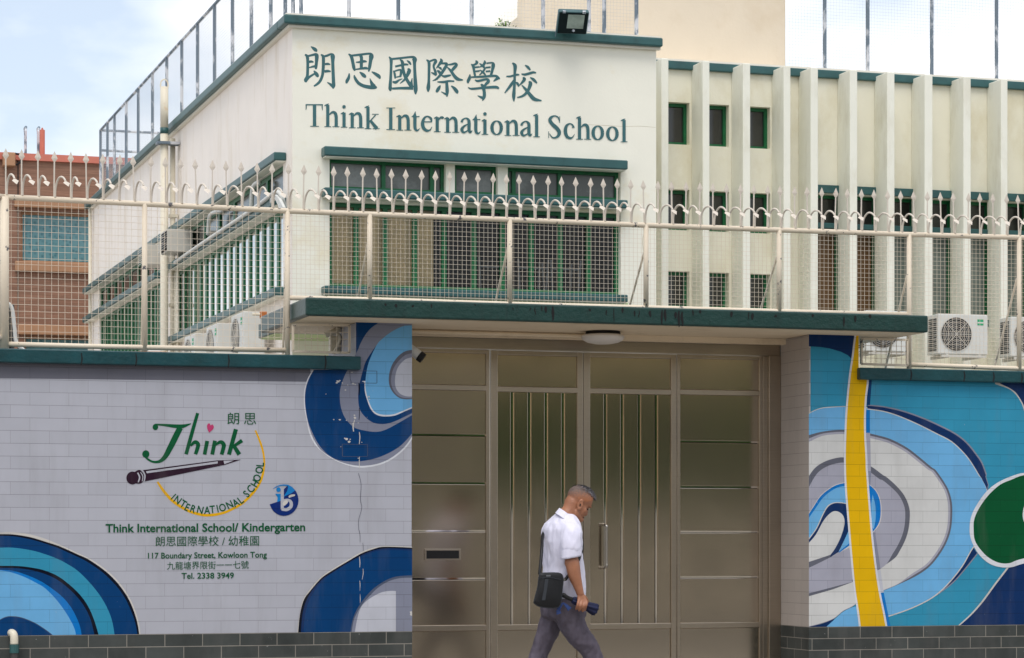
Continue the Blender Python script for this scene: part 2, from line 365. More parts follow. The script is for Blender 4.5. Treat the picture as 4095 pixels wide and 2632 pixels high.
def wt(name, c, k=1.0): return tiled('mural_' + name, c, tuple(int(v*.84) for v in c), var=.1, k=k*.91)
P_NAVY = wt('navy', (0, 62, 116)); P_INK = wt('ink', (4, 14, 34)); P_TEAL = wt('teal', (54, 150, 184)); P_BRIGHT = wt('bright_blue', (8, 122, 204))
P_SKY = wt('light_blue', (114, 182, 230)); P_CREAM = wt('cream', (214, 210, 204)); P_GREY = wt('mid_grey', (138, 142, 160)); P_DGREY = wt('dark_grey', (104, 106, 118))
P_SLATE = wt('slate_grey', (84, 94, 116)); P_WHITE = wt('white', (226, 228, 234)); P_LIGHT = wt('light_grey', (200, 202, 212)); P_LILAC = wt('lilac_grey', (172, 172, 186))
P_PALE = wt('off_white', (216, 216, 214)); P_YEL = wt('yellow', (236, 186, 6)); P_OCHRE = wt('ochre', (228, 172, 8)); P_GREEN = wt('green', (0, 84, 46)); P_DNAVY = wt('dark_navy', (14, 50, 100))
P_BAND = wt('band_grey', (112, 112, 122))
T_GREEN = wt('lettering_green', (8, 88, 52)); T_PURPLE = wt('pencil_purple', (48, 26, 44)); T_PINK = wt('heart_pink', (190, 66, 112)); T_YEL = wt('arc_yellow', (232, 176, 16))
T_IBD = wt('emblem_navy', (8, 44, 116)); T_IBL = wt('emblem_blue', (10, 132, 206)); P_BG = M['grey_tile']

# ------------------------------------------------------------------ left wall
wall = thing('boundary_wall', 'grey lavender tiled wall painted with a pencil logo, address lettering and blue swirls', 'wall', (1.0, YW, 0))
mb = MB()
mb.box(-6, XPIL, YW, YW + .24, 0, ZCT - .02)
mb.box(XPIL, XL, YW, YG + .3, 0, ZS - .004)
mb.build('wall_body', M['grey_tile'], wall)
mb = MB(); mb.box(-6, xw(1437, YW), YW - .055, YW + .29, ZCB, ZCT)
def coping_joints(mb, xs, y0s, y1s):
    pj = Paint(YW - .055, (0, 0), 1)
    for x in xs:
        i = xs.index(x); pj.stroke([(x, y0s(x), 4), (x + 3, (y0s(x)+y1s(x))/2, 6), (x - 1, y1s(x), 4)], M['black'])
    mb.m += [1]*len(pj.mb.f); k_ = len(mb.v); mb.v += pj.mb.v; mb.f += [[i + k_ for i in f] for f in pj.mb.f]
coping_joints(mb, [325, 543, 913, 1300], lambda x: 1408 + x*.01, lambda x: 1455 + x*.017)
mb.build('coping', [M['teal_coping'], M['black']], wall, bevel=.008)
ZT = TILE_Z
mb = MB(); mb.box(-6, XL + .0, YW - .012, YW - .0005, 0, ZT)
mb.build('base_tiles', M['base_tile'], wall)
p = Paint(YW, (0, 2100), 2.895)
# painted grey band under the coping
p.poly([(-700, 1440), (0, 1452), (1240, 1472), (1245, 1527), (0, 1513), (-700, 1505)], P_BAND, raw=True)
def close_left(c): return [(-900, c[0].y if hasattr(c[0], 'y') else c[0][1])] + [(q[0], q[1]) for q in c] + [(c[-1][0], 1420), (-900, 1420)]
for pts, m in (
  ([(0,85),(130,82),(300,98),(500,150),(700,230),(900,325),(1050,395),(1200,495),(1320,600),(1420,715),(1500,840),(1560,970),(1600,1100),(1620,1200),(1626,1290)], P_CREAM),
  ([(0,105),(150,108),(350,140),(550,200),(700,250),(900,340),(1020,395),(1190,510),(1310,615),(1400,720),(1480,840),(1540,970),(1590,1130),(1616,1290)], P_INK),
  ([(0,125),(150,130),(350,165),(540,220),(680,270),(880,360),(1000,420),(1165,530),(1285,640),(1375,740),(1455,860),(1515,990),(1565,1130),(1594,1290)], P_NAVY),
  ([(0,262),(150,262),(350,290),(500,330),(650,385),(760,440),(900,530),(1050,680),(1170,835),(1250,980),(1300,1120),(1330,1295)], P_TEAL),
  ([(0,472),(200,474),(350,490),(500,520),(650,580),(780,670),(920,800),(1020,940),(1090,1100),(1150,1300)], P_INK),
  ([(0,495),(200,500),(350,520),(500,560),(640,620),(760,705),(890,830),(985,960),(1050,1100),(1100,1300)], P_NAVY),
  ([(0,518),(150,530),(300,575),(450,640),(580,720),(720,830),(820,950),(890,1080),(930,1190),(950,1305)], P_BRIGHT),
  ([(0,525),(120,545),(280,600),(420,670),(520,730),(640,850),(740,980),(820,1110),(865,1210),(885,1305)], P_SKY),
  ([(0,1092),(60,1064),(130,1054),(250,1069),(400,1129),(520,1204),(600,1264),(660,1315)], P_SLATE),
  ([(0,1100),(60,1072),(130,1062),(250,1077),(400,1137),(520,1212),(600,1272),(648,1315)], P_NAVY)):
    p.poly(close_left(spline(pts, 4)), m)
# upper right swirl
p.frame((1150, 1270), 2.445); E = 1216
S = lambda a, n=4: [(q.x, q.y) for q in spline(a, n)]
rim = [(245,512),(195,600),(165,700),(158,800),(165,900),(185,1000),(205,1110),(240,1200),(290,1270),(360,1330),(440,1385),(540,1430),(650,1462),(750,1468),(870,1450),(980,1410),(1080,1345),(1160,1270),(E,1190)]
p.poly(S(rim) + [(E, 512)], P_WHITE)
p.poly(S([(255,512),(205,600),(175,700),(168,800),(175,900),(195,1010),(225,1120),(265,1210),(320,1290),(400,1350),(480,1395),(560,1425),(660,1447),(760,1449),(880,1430),(990,1385),(1090,1315),(1160,1245),(E,1165)]) + [(E, 512)], P_GREY)
p.poly(S([(258,512),(210,600),(178,700),(170,800),(178,900),(198,1010),(235,1110),(290,1220),(360,1310),(430,1365),(500,1395),(600,1408),(720,1405),(850,1380),(980,1330),(1090,1265),(1160,1200),(E,1135)]) + [(E, 512)], P_NAVY)
p.poly([(669,30),(E,30),(E,520),(669,520)], P_NAVY)
p.poly([(915,36),(E,36)] + S([(E,75),(1150,80),(1080,105),(1000,150),(930,205),(870,270),(800,370),(760,440),(735,520),(705,640),(692,720),(690,800),(700,880),(730,940),(790,1000),(860,1035),(960,1040),(1060,1010),(E,935)]) + S([(E,955),(1060,1045),(950,1100),(860,1118),(750,1105),(660,1080),(600,1030),(550,960),(520,870),(510,780),(515,700),(545,600),(585,515),(640,420),(665,360),(690,310),(715,250),(760,170),(820,100),(915,36)]), P_GREY)
blue = [(E,75),(1150,80),(1080,105),(1000,150),(930,205),(880,255),(830,350),(790,450),(770,540),(760,640),(765,710),(785,790),(815,870),(850,920),(900,945),(970,952),(1040,945),(1120,915),(E,875)]
p.poly(S([(E,620),(760,620),(753,640),(755,720),(775,800),(805,880),(845,935),(900,962),(970,968),(1050,958),(1130,925),(E,888)]), P_WHITE)
p.poly(S(blue), P_SKY)
p.poly(S([(E,318),(1150,330),(1090,370),(1040,430),(1010,490),(992,560),(990,630),(1005,690),(1040,745),(1090,785),(1150,800),(E,798)]), P_DGREY)
p.poly(S([(E,350),(1150,368),(1080,430),(1035,500),(1015,570),(1012,640),(1030,700),(1070,755),(1130,785),(E,790)]), P_GREY)
p.poly(S([(E,390),(1150,410),(1090,470),(1060,540),(1050,620),(1060,690),(1100,745),(1160,770),(E,772)]), P_LIGHT)
# flaked paint and the crack down the pillar joint
fl = random.Random(3)
for (x, y, r) in ((495,625,22),(480,640,12),(510,618,10),(535,640,9),(630,535,12),(640,645,16),(660,655,10),(588,660,9),(565,710,12),(655,955,12),(660,980,16),(640,1040,10),(642,1085,9),(690,1030,9),(575,1190,22),(600,1215,18),(560,1180,10),(612,1190,9),(510,1000,14),(450,998,8),(375,748,8),(575,1005,7),(795,775,12),(800,800,9),(520,1265,7),(690,1375,8),(725,1220,7)):
    k = 9; p.poly([(x + r*fl.uniform(.4, 1.1)*math.cos(6.283*i/k), y + r*fl.uniform(.3, .8)*math.sin(6.283*i/k)) for i in range(k)], P_CREAM, .0001)
for a in ([(697,640,9),(700,690,14),(698,760,6)], [(700,885,5),(702,940,6),(697,1000,5)], [(655,1000,6),(640,1060,12),(645,1115,8)], [(700,1120,6),(706,1170,9),(700,1240,5)], [(702,1360,5),(700,1420,7),(702,1478,4)]):
    p.stroke(a, P_CREAM if a[0][1] > 950 else P_INK)
for a in ([(612,522,4),(740,522,4),(872,524,4)], [(872,524,5),(873,640,5)], [(612,640,4),(872,642,4)], [(606,524,5),(612,600,5),(622,638,5)], [(534,1238,5),(536,1355,6)], [(536,1358,4),(700,1360,4),(776,1358,4)], [(534,1238,4),(776,1242,4)], [(780,1240,4),(782,1358,4)]):
    p.stroke(a, P_SLATE, straight=True)
p.frame((1150, 2100), 2.895)
for a in ([(820,-600,5),(850,-470,5),(842,-300,6),(858,-200,5),(822,-60,5),(822,60,5)], [(828,62,7),(838,120,5),(838,200,4)], [(870,205,5),(876,270,4),(868,340,4)], [(820,495,4),(822,570,4),(830,632,4)], [(808,1075,4),(812,1150,4),(820,1215,4)]): p.stroke(a, P_DGREY)
# lower right arch
B = 1320; E = 1441
for pts, m in (
  ([(108,B),(120,1150),(140,1030),(160,920),(190,840),(240,770),(310,680),(400,590),(500,520),(600,460),(700,400),(800,340),(900,292),(1000,260),(1080,246),(1200,243),(E,252)], P_CREAM),
  ([(115,B),(135,1080),(165,930),(200,840),(250,775),(350,655),(420,590),(560,500),(720,405),(860,325),(1000,275),(1090,253),(1250,253),(E,262)], P_INK),
  ([(150,B),(165,1080),(195,935),(235,835),(295,740),(395,630),(490,565),(640,470),(800,378),(930,315),(1050,280),(1150,270),(1250,270),(E,278)], P_DNAVY),
  ([(180,B),(195,1080),(225,940),(270,830),(340,720),(430,620),(560,530),(720,435),(870,360),(1000,310),(1100,292),(1250,290),(E,298)], P_NAVY),
  ([(715,B),(740,1150),(765,1060),(800,980),(850,900),(920,810),(1000,730),(1100,660),(1200,612),(1300,590),(E,582)], P_SLATE),
  ([(730,B),(760,1120),(800,1020),(870,910),(950,820),(1040,730),(1140,665),(1230,630),(1330,612),(E,610)], P_GREY)):
    p.poly(S(pts) + [(E, B)], m)
p.poly(S([(765,B),(800,1110),(840,970),(900,890),(1000,820),(1100,775),(1200,762),(1252,765)]) + [(1252, B)], P_LIGHT)
for a in ([(830,365,5),(836,430,8),(834,490,4)], [(872,505,4),(874,560,6),(862,630,3)], [(834,645,5),(838,690,6),(836,760,2)], [(838,800,3),(840,860,6),(838,905,2)], [(1425,1000,26),(1430,1030,20),(1425,1045,26)]): p.stroke(a, P_CREAM)
p.build('mural', wall)

# lettering and logo
p = Paint(YW, (400, 1600), 2.7205); G = T_GREEN
p.coat = 4
arc = [(625,890,22),(700,1000,30),(800,1105,32),(950,1200,30),(1100,1247,30),(1200,1252,30),(1300,1238,28),(1400,1205,26),(1550,1120,28),(1680,990,28),(1755,860,26),(1785,720,22),(1780,600,20),(1750,480,22),(1690,330,18)]
p.stroke(arc, T_YEL, 8)
asp = spline(arc, 10)
for ch, x, y in zip('INTERNATIONALSCHOOL', (798,845,905,950,1015,1090,1165,1222,1278,1332,1410,1475,1530,1592,1638,1685,1708,1732,1742), (1052,1088,1130,1168,1186,1196,1200,1190,1182,1170,1140,1118,1088,1022,968,908,848,762,700)):
    i = min(range(1, len(asp)-1), key=lambda i: (asp[i].x-x)**2 + (asp[i].y-y)**2); t = asp[i+1] - asp[i-1]
    p.glyph(ch, G, x, y, 80 if ch != 'I' else 78, math.atan2(t.y, t.x), .82, .018)
for a in ([(600,265,16),(700,272,26),(820,285,40),(900,285,40),(990,257,8)], [(872,300,62),(822,400,66),(762,520,62),(705,620,50),(645,668,32),(570,670,22),(510,635,22),(478,590,18)],
          [(1062,142,34),(1002,350,40),(936,590,40)], [(985,500,20),(1030,458,40),(1066,480,44),(1058,530,42),(1038,590,38)], [(1166,445,42),(1137,593,40)], [(1250,442,42),(1220,593,42)], [(1255,490,20),(1310,457,40),(1345,485,46),(1340,530,42),(1322,593,42)],
          [(1478,317,46),(1402,593,44)], [(1436,515,26),(1545,440,42)], [(1450,490,40),(1515,593,46)]): p.stroke(a, G)
p.disc((602,294), 30, 34, G); p.disc((498,588), 39, 41, G)
p.poly(S([(1187,355),(1168,318),(1164,280),(1175,258),(1192,255),(1204,275),(1220,265),(1237,285),(1228,318),(1187,355)]), T_PINK)
p.poly([(470,762),(1270,657),(1345,655),(1352,706),(490,885)], T_PURPLE); p.poly([(1340,654),(1535,648),(1352,706)], T_PURPLE)
p.poly([(500,775),(1280,667),(1280,690),(508,797)], P_BG, .0002); p.poly([(1342,660),(1455,658),(1352,698)], P_BG, .0002)
p.disc((352,848), 66, 70, T_PURPLE); p.poly(S([(375,782),(430,760),(470,800),(480,850),(465,890),(430,910),(375,905)]), T_PURPLE)
for a in ([(408,790,14),(430,840,16),(415,895,12)], [(440,785,8),(465,830,10),(458,885,8)], [(462,765,10),(488,820,14),(480,885,12)]): p.stroke(a, P_BG)
# round emblem
th = [(-1.25 + i*.13) for i in range(34)]
p.poly([(2000 + 158*math.cos(t), 1090 + 170*math.sin(t)) for t in th if t < 2.86] + [(1845,1135),(1920,1110),(1965,1085),(1968,1000),(2010,960),(2040,930)], T_IBD)
p.poly([(2050,925),(2090,945),(2120,985),(2080,1015),(2020,1040),(1990,1060),(2035,990)], T_IBL)
p.poly([(1905,1020),(1966,1020),(1966,1095),(1925,1112),(1932,1060)], T_IBL); p.disc((1941,975), 24, 26, T_IBL)
p.stroke([(1880,968,4),(1930,938,10),(1990,926,14),(2050,930,16)], T_IBL)
p.stroke([(1982,960,34),(1982,1190,34)], P_BG); p.stroke([(1975,1185,34),(2030,1192,34),(2075,1160,36),(2075,1110,34),(2040,1085,24),(1985,1092,16)], P_BG, 6)
p.poly(S([(2050,1045),(2075,1030),(2118,1028),(2115,1045),(2080,1055),(2055,1062),(2050,1045)]), P_CREAM); p.poly(S([(2000,1100),(2030,1090),(2045,1110),(2020,1140),(2000,1150),(1985,1130),(2000,1100)]), P_CREAM)
p.text('朗', G, 1385, 1512, 264, 264, 128, 0, 'self'); p.text('思', G, 1565, 1698, 266, 266, 124, 0, 'self')
p.frame((400, 2050), 2.8188)
p.text('Think International School/ Kindergarten', G, 62, 2312, 222, 207, 90, .022)
p.text('朗思國際學校 / 幼稚園', G, 625, 1792, 380, 372, 112, 0, 'self')
p.text('117 Boundary Street, Kowloon Tong', G, 540, 1880, 518, 505, 63, .016)
p.text('九龍塘界限街一一七號', G, 755, 1675, 645, 632, 90, 0, 'self')
p.text('Tel. 2338 3949', G, 918, 1508, 745, 740, 63, .016)
p.build('painted_lettering', wall)

# ------------------------------------------------------------------ right wall
wall2 = thing('boundary_wall', 'tiled wall painted with teal and blue swirls, a yellow stripe and a green circle', 'wall', (8.5, YW, 0))
ZCT2 = zw(3900, 1482, YW); ZCB2 = zw(3900, 1529, YW); XP2 = xw(3425, YW)
mb = MB(); mb.box(XR + .012, XP2, YW, YG + .3, 0, ZS - .004); mb.box(XP2, 17, YW, YW + .24, 0, ZCT2 - .02)
mb.build('wall_body', P_TEAL, wall2)
mb = MB(); mb.box(XR, XR + .012, YW, YG - .002, ZT, ZS - .004); mb.build('jamb_tiles', M['jamb_tile'], wall2)
mb = MB(); mb.box(xw(3427, YW), 17, YW - .055, YW + .29, ZCB2, ZCT2); coping_joints(mb, [3642, 3855, 3972, 4085], lambda x: 1478 + (x-3640)*.03, lambda x: 1522 + (x-3640)*.02)
mb.build('coping', [M['teal_coping'], M['black']], wall2, bevel=.008)
mb = MB(); mb.box(XR - .006, 17, YW - .012, YW - .0005, 0, ZT); mb.build('base_tiles', M['base_tile'], wall2)
mb = MB(); mb.box(XR - .004, XR + .011, YW, YG - .002, 0, ZT - .0005); mb.build('jamb_base_tiles', M['base_tile_side'], wall2)
p = Paint(YW, (3180, 1300), 2.566); k2 = 2.566 / 2.2
def r2(pts): return [(x*k2, (y/2.2 + 580)*2.566) + tuple(w*k2 for w in rest) for x, y, *rest in pts]
L0 = 140
p.poly([(L0,90),(612,90),(598,180),(575,345),(540,310),(470,275),(350,240),(250,225),(L0,220)], P_DNAVY)
p.poly([(2050,560),(5600,560),(5600,1500),(3300,1450),(2420,960)] + S([(2348,880),(2320,800),(2260,710),(2190,655),(2100,622),(2050,605)]), P_CREAM)
p.poly([(2090,560),(5600,560),(5600,1470),(3300,1420),(2420,920)] + S([(2355,850),(2325,785),(2265,695),(2195,645),(2125,612),(2090,590)]), P_DNAVY)
# lower right navy field
p.poly(r2([(1400,1420)] + S([(1400,1396),(1528,1280),(1635,1160),(1745,1010),(1860,860),(1900,800)]) + [(2600,700),(5000,1000),(5000,1420)]), P_CREAM)
p.poly(r2([(1414,1420)] + S([(1414,1396),(1542,1284),(1650,1164),(1760,1014),(1876,862),(1916,800)]) + [(2600,715),(5000,1020),(5000,1420)]), P_DNAVY)
# navy crescent round the light blue ring, grey edged
oc = [(735,828),(900,845),(1100,890),(1300,960),(1500,1050),(1650,1130),(1760,1220),(1850,1330),(1910,1420),(1955,1540)]
oc2 = r2([(1680,60),(1702,130),(1690,200)])
p.poly(S([(x+10, y-12) for x, y in oc]) + oc2 + [(735, 1400)], P_GREY)
p.poly(S(oc) + [(x-8, y) for x, y in oc2] + [(735, 1400)], P_DNAVY)
lc = r2([(1600,730),(1480,880),(1385,985),(1270,1075),(1180,1130)])
p.poly(r2([(1560,676)]) + S([(x+8, y+8) for x, y in lc]) + r2([(1300,1050),(1400,930),(1480,820)]), P_GREY)
p.poly(r2([(1560,676)]) + S(lc) + r2([(1300,1050),(1400,930),(1480,820)]), P_DNAVY)
ring = [(730,865),(900,890),(1050,935),(1250,1020),(1450,1120),(1600,1200),(1720,1310),(1800,1410),(1880,1540)]
ring2 = r2([(1640,80),(1690,200),(1700,420),(1640,600),(1560,680),(1480,820),(1400,930),(1300,1040),(1200,1120),(1080,1185),(960,1235),(820,1282)])
p.poly(S([(x+4, y-9) for x, y in ring] + [(x+7, y+9) for x, y in ring2]) + r2([(640,1282)]), P_CREAM)
p.poly(S(ring + ring2) + r2([(640,1270)]), P_SKY)
lring = [(L0,912),(200,880),(280,855),(400,845),(520,840),(740,850)]
p.poly(S([(x, y-8) for x, y in lring]) + [(740,1500),(L0,1500)], P_CREAM); p.poly(S(lring) + [(740,1500),(L0,1500)], P_SKY)
# big off-white D with its grey painted edge
D1 = [(L0,1130),(250,1100),(380,1080),(500,1075),(620,1085),(730,1105),(900,1145),(1000,1180),(1150,1260),(1280,1360),(1400,1460)]
D2 = r2([(1235,0),(1300,90),(1350,180),(1378,290),(1380,420),(1365,540),(1320,660),(1250,770),(1170,860),(1050,940),(900,1010),(770,1065),(600,1140),(500,1205),(420,1245),(340,1310),(240,1350),(L0/k2,1382)])
p.poly(S(D1 + D2), P_DGREY)
def shrink(pts, d, c): return [(x + (c[0]-x)/math.hypot(c[0]-x, c[1]-y)*d, y + (c[1]-y)/math.hypot(c[0]-x, c[1]-y)*d) for x, y in pts]
cc = (700, 1850)
p.poly(S([(L0,1165)] + shrink(D1[1:], 22, cc) + shrink(D2[:10], 20, cc) + [(x, y-4) for x, y in D2[10:]]), P_LILAC)
p.poly(S([(L0,1200)] + shrink(D1[1:], 46, cc) + shrink(D2[:10], 42, cc) + [(x, y-8) for x, y in D2[10:-1]] + r2([(L0/k2, 1374)])), P_PALE)
p.poly(r2([(L0/k2,1380),(240,1352),(345,1308),(285,1400),(L0/k2,1400)]), P_DNAVY)
p.poly(r2(S([(250,1400),(345,1315),(420,1248),(500,1208),(560,1200)]) + [(580,1400)]), P_SKY)
# grey D
g1 = [(L0,1550),(190,1480),(250,1430),(330,1390),(420,1365),(500,1358),(620,1380),(740,1435),(800,1465),(900,1540)]
g2 = r2([(800,60),(880,130),(950,210),(990,290),(1008,370),(1000,500),(970,610),(920,710),(880,770),(800,830),(720,885)])
p.poly(S(g1 + g2[0:]) + r2([(600,950),(505,985),(330,1050),(L0/k2,1110)]), P_DGREY)
p.poly(S(shrink(g1, 55, (560, 1900)) + shrink(g2[:9], 50, (700, 1800)) + g2[9:]) + r2([(505,962),(330,1010),(L0/k2,1060),(L0/k2,150)]), P_LILAC)
# inner blue ring, navy arch and white finger
p.poly(r2(S([(L0/k2,375),(165,305),(220,225),(290,165),(360,125),(440,106)]) + [(470,106),(480,700),(385,728),(L0/k2,640)]), P_CREAM)
p.poly(r2(S([(L0/k2,385),(168,312),(222,232),(292,172),(362,132),(440,113)]) + [(470,113),(480,662),(385,728),(L0/k2,610)]), P_BRIGHT)
p.poly(r2(S([(L0/k2,420),(180,335),(235,255),(300,195),(370,155),(440,138)]) + [(470,138),(480,640),(385,718),(L0/k2,610)]), P_SKY)
p.poly(r2(S([(L0/k2,600),(185,508),(235,398),(280,318),(335,286),(400,283),(450,294)]) + [(470,530),(430,620),(380,725),(306,772),(L0/k2,640)]), P_CREAM)
p.poly(r2(S([(L0/k2,612),(192,512),(242,402),(287,325),(340,293),(400,291),(450,300)]) + [(470,530),(430,620),(380,722),(306,770),(L0/k2,640)]), P_DNAVY)
p.poly(r2(S([(L0/k2,640),(180,570),(240,460),(290,395),(340,362),(390,372),(425,410),(432,480),(400,590),(350,690),(310,745)]) + [(L0/k2,812)]), P_PALE)
p.poly(r2([(L0/k2,808),(312,745),(305,772),(L0/k2,860)]), P_DGREY)
p.poly(r2([(L0/k2,862),(300,772),(475,682),(500,985),(330,1030),(L0/k2,1085)]), P_LILAC)
p.poly(r2(S([(640,118),(700,165),(738,228),(758,310),(757,420),(732,494),(680,552)]) + [(640,552)]), P_CREAM)
p.poly(r2(S([(640,122),(696,170),(732,230),(750,310),(748,420),(723,490),(680,546)]) + [(640,546)]), P_BRIGHT)
p.poly(r2(S([(680,215),(705,320),(706,430),(690,520)]) + [(672,500),(668,300)]), P_SKY)
# painted strips beside the yellow stripe
p.poly([(745,560),(786,560),(766,822),(735,822)], P_NAVY); p.poly([(726,872),(766,872),(766,1106),(726,1104)], P_BRIGHT)
p.poly([(726,1106),(768,1108),(776,1500),(745,1500)], P_LILAC); p.poly(r2([(640,10),(668,12),(660,130),(640,126)]), P_GREY)
p.poly(r2([(680,550),(702,548),(750,872),(718,885)]), P_GREY); p.poly(r2([(718,890),(750,882),(778,1075),(745,1082)]), P_LIGHT)
p.poly(r2([(745,1082),(778,1078),(842,1400),(805,1400)]), P_BRIGHT)
yl = [(627,90),(612,200),(598,320),(578,450),(563,570),(545,750),(530,950),(522,1150),(517,1350),(520,1488)] + r2([(446,30),(455,200),(480,500),(505,800),(530,1050),(560,1250),(578,1400)])
yr = [(720,560),(735,580),(715,750),(705,950),(708,1150),(720,1350),(724,1488)] + r2([(624,30),(640,250),(665,550),(700,850),(735,1080),(770,1250),(798,1400)])
p.poly([(606,90)] + S([(x-19, y) for x, y in yl]) + list(reversed(S([(x+19, y) for x, y in yr]))) + [(645,560),(645,90)], P_WHITE)
p.poly(S(yl) + list(reversed(S(yr))) + [(650,560),(650,90)], P_YEL)
# green circle
gc = [(2440,420),(2400,240),(2290,100),(2150,40),(2013,25),(1900,55),(1780,110),(1680,190),(1600,300),(1550,400),(1533,500),(1540,590),(1580,690),(1640,770),(1720,830),(1810,855),(1900,855),(1980,830),(2180,770),(2330,660),(2420,530),(2440,420)]
gi = [(2405,420),(2370,255),(2270,130),(2140,64),(2013,45),(1900,85),(1800,130),(1700,220),(1620,330),(1575,430),(1568,520),(1580,620),(1630,700),(1700,770),(1790,815),(1880,820),(1960,790),(2160,735),(2300,635),(2390,515),(2405,420)]
p.poly(r2(S(gc)), P_WHITE); p.poly(r2(S(gi)), P_GREEN); p.poly(r2(S([(2120,250),(2040,270),(2003,360),(2010,450),(2070,520),(2150,510),(2190,420),(2180,310),(2120,250)])), P_WHITE)
p.build('mural', wall2)

# ------------------------------------------------------------------ canopy over the gate
p0 = ray(1223, 1264); YF = (ZS - CAMZ) / p0.z * p0.y         # front edge of the slab, at soffit height
X0 = PY(1223, 1264, YF).x; X1 = PY(3713, 1329, YF).x; ZTOP = zw(2400, 1223, YF)
can = thing('entrance_canopy', 'dark green concrete canopy slab with drip stains over the steel gate', 'canopy', (5.5, YW, ZS))
mb = MB(); mb.box(X0, X1, YF, YG + .6, ZS + .004, ZTOP)
slab = mb
mb = MB(); mb.box(X0 + .03, X1 - .03, YF + .03, YG + .5, ZS, ZS + .02); mb.build('soffit', M['soffit'], can)
pd = Paint(YF, (0, 0), 1); pd.coat = 6
DRIP = paint('black_drip_stain', (8, 9, 9), .6, .2, 10, bumps=0)
dr = random.Random(5)
for x, h in ((1540,10),(1585,14),(1650,8),(1725,16),(1900,8),(2120,12),(2140,30),(2165,20),(2182,26),(2210,58),(2425,22),(2455,60),(2490,22),(2538,24),(2555,30),(2600,26),(2648,62),(2660,48),(2702,26),(2715,66),(2728,58),(2770,24),(2925,22),(2995,30),(3010,26),(3375,40),(3420,26),(3480,16),(2050,10),(2360,10),(2800,14),(3100,10),(3250,12)):
    y = 1196 + (x-1223)*.0262 + dr.uniform(1, 14); w = dr.uniform(2.5, 8)
    pd.stroke([(x, y, w*.7), (x+dr.uniform(-2,2), y+h*.4, w*1.5), (x+dr.uniform(-2,2), y+h*.8, w), (x, y+h, w*.4)], DRIP, 3)
slab.m += [1]*len(pd.mb.f); k_ = len(slab.v); slab.v += pd.mb.v; slab.f += [[i + k_ for i in f] for f in pd.mb.f]
slab.build('slab', [M['teal_fascia'], DRIP], can, bevel=.012)
mb = MB()                                                    # conduit on the soffit, lintel above the gate
mb.tube([(XL - .05, YG - .13, ZS - .02), ((XL + XR)/2, YG - .13, ZS - .02)], .014); mb.box(XL, XR, YG - .1, YG - .02, ZS - .042, ZS - .001)
mb.build('soffit_beam', M['soffit'], can)

# ------------------------------------------------------------------ steel gate
gate = thing('steel_gate', 'brushed stainless steel gate with slatted double doors and panelled sides', 'gate', (xw(2380, YG), YG, 0))
def gx(u): return xw(1600 + u/1.0756, YG)
def gz(v, u=800): return zw(1600 + u/1.0756, 1200 + v/1.0756, YG)
ztop = gz(190); zt1 = gz(222)
mb = MB(); mb.box(XL - .3, XR, YG, YG + .1, zt1, ZS - .0); mb.box(gx(1583), XR - .001, YG - .015, YG + .09, 0, zt1); mb.box(gx(1560), gx(1583), YG + .002, YG + .08, 0, zt1 - .002)
mb.build('gate_frame', M['steel_frame'], gate, bevel=.004)
zr1, zr2, zb1, zb2 = gz(376), gz(398), gz(1393), gz(1417)
def panel_mesh(mb, x0, x1, z0, z1): mb.box(x0, x1, YG + .012, YG + .03, z0, z1)
def side(x0, x1, slots, name, steel='steel'):
    fr = MB(); w = .025
    fr.box(x0, x0 + w, YG, YG + .05, .02, zt1 - .004); fr.box(x1 - w, x1, YG, YG + .05, .02, zt1 - .004)
    fr.box(x0 + w, x1 - w, YG + .001, YG + .05, zt1 - .03, zt1 - .004); fr.box(x0 + w, x1 - w, YG + .001, YG + .05, zr2, zr1); fr.box(x0 + w, x1 - w, YG + .001, YG + .05, zb2, zb1); fr.box(x0 + w, x1 - w, YG + .001, YG + .05, .02, .08)
    o = fr.build(name, M['steel_frame'], gate, bevel=.003)
    zs = [zr2] + slots + [zb1]
    def panel(z0, z1): pm = MB(); panel_mesh(pm, x0 + w, x1 - w, z0, z1); pm.build('steel_panel', M[steel], o, bevel=.0025)
    panel(zr1, zt1 - .03); panel(.08, zb2)
    for i in range(len(zs) - 1):
        panel(zs[i+1] + (.008 if i < len(zs)-2 else 0), zs[i] - (.008 if i else 0))
    for z in slots:
        sm = MB(); sm.box(x0 + w, x1 - w, YG + .02, YG + .034, z - .004, z + .0085); sm.build('polished_strip', M['mirror'], o)
        sm = MB(); sm.box(x0 + w, x1 - w, YG + .036, YG + .05, z - .012, z + .012); sm.build('gap_shade_backing', M['black'], o)  # black backing stands in for the shade inside the slot
    return o
xa, xb, xc, xd = gx(388), gx(787), gx(1190), gx(1560)
sl = side(XL - .28, xa - .004, [gz(v) for v in (589, 792, 995, 1197)], 'side_panel')
side(xd - (xd - xc) + .004, xd - .002, [gz(v) for v in (603, 801, 997, 1195)], 'side_panel', 'steel_sharp')
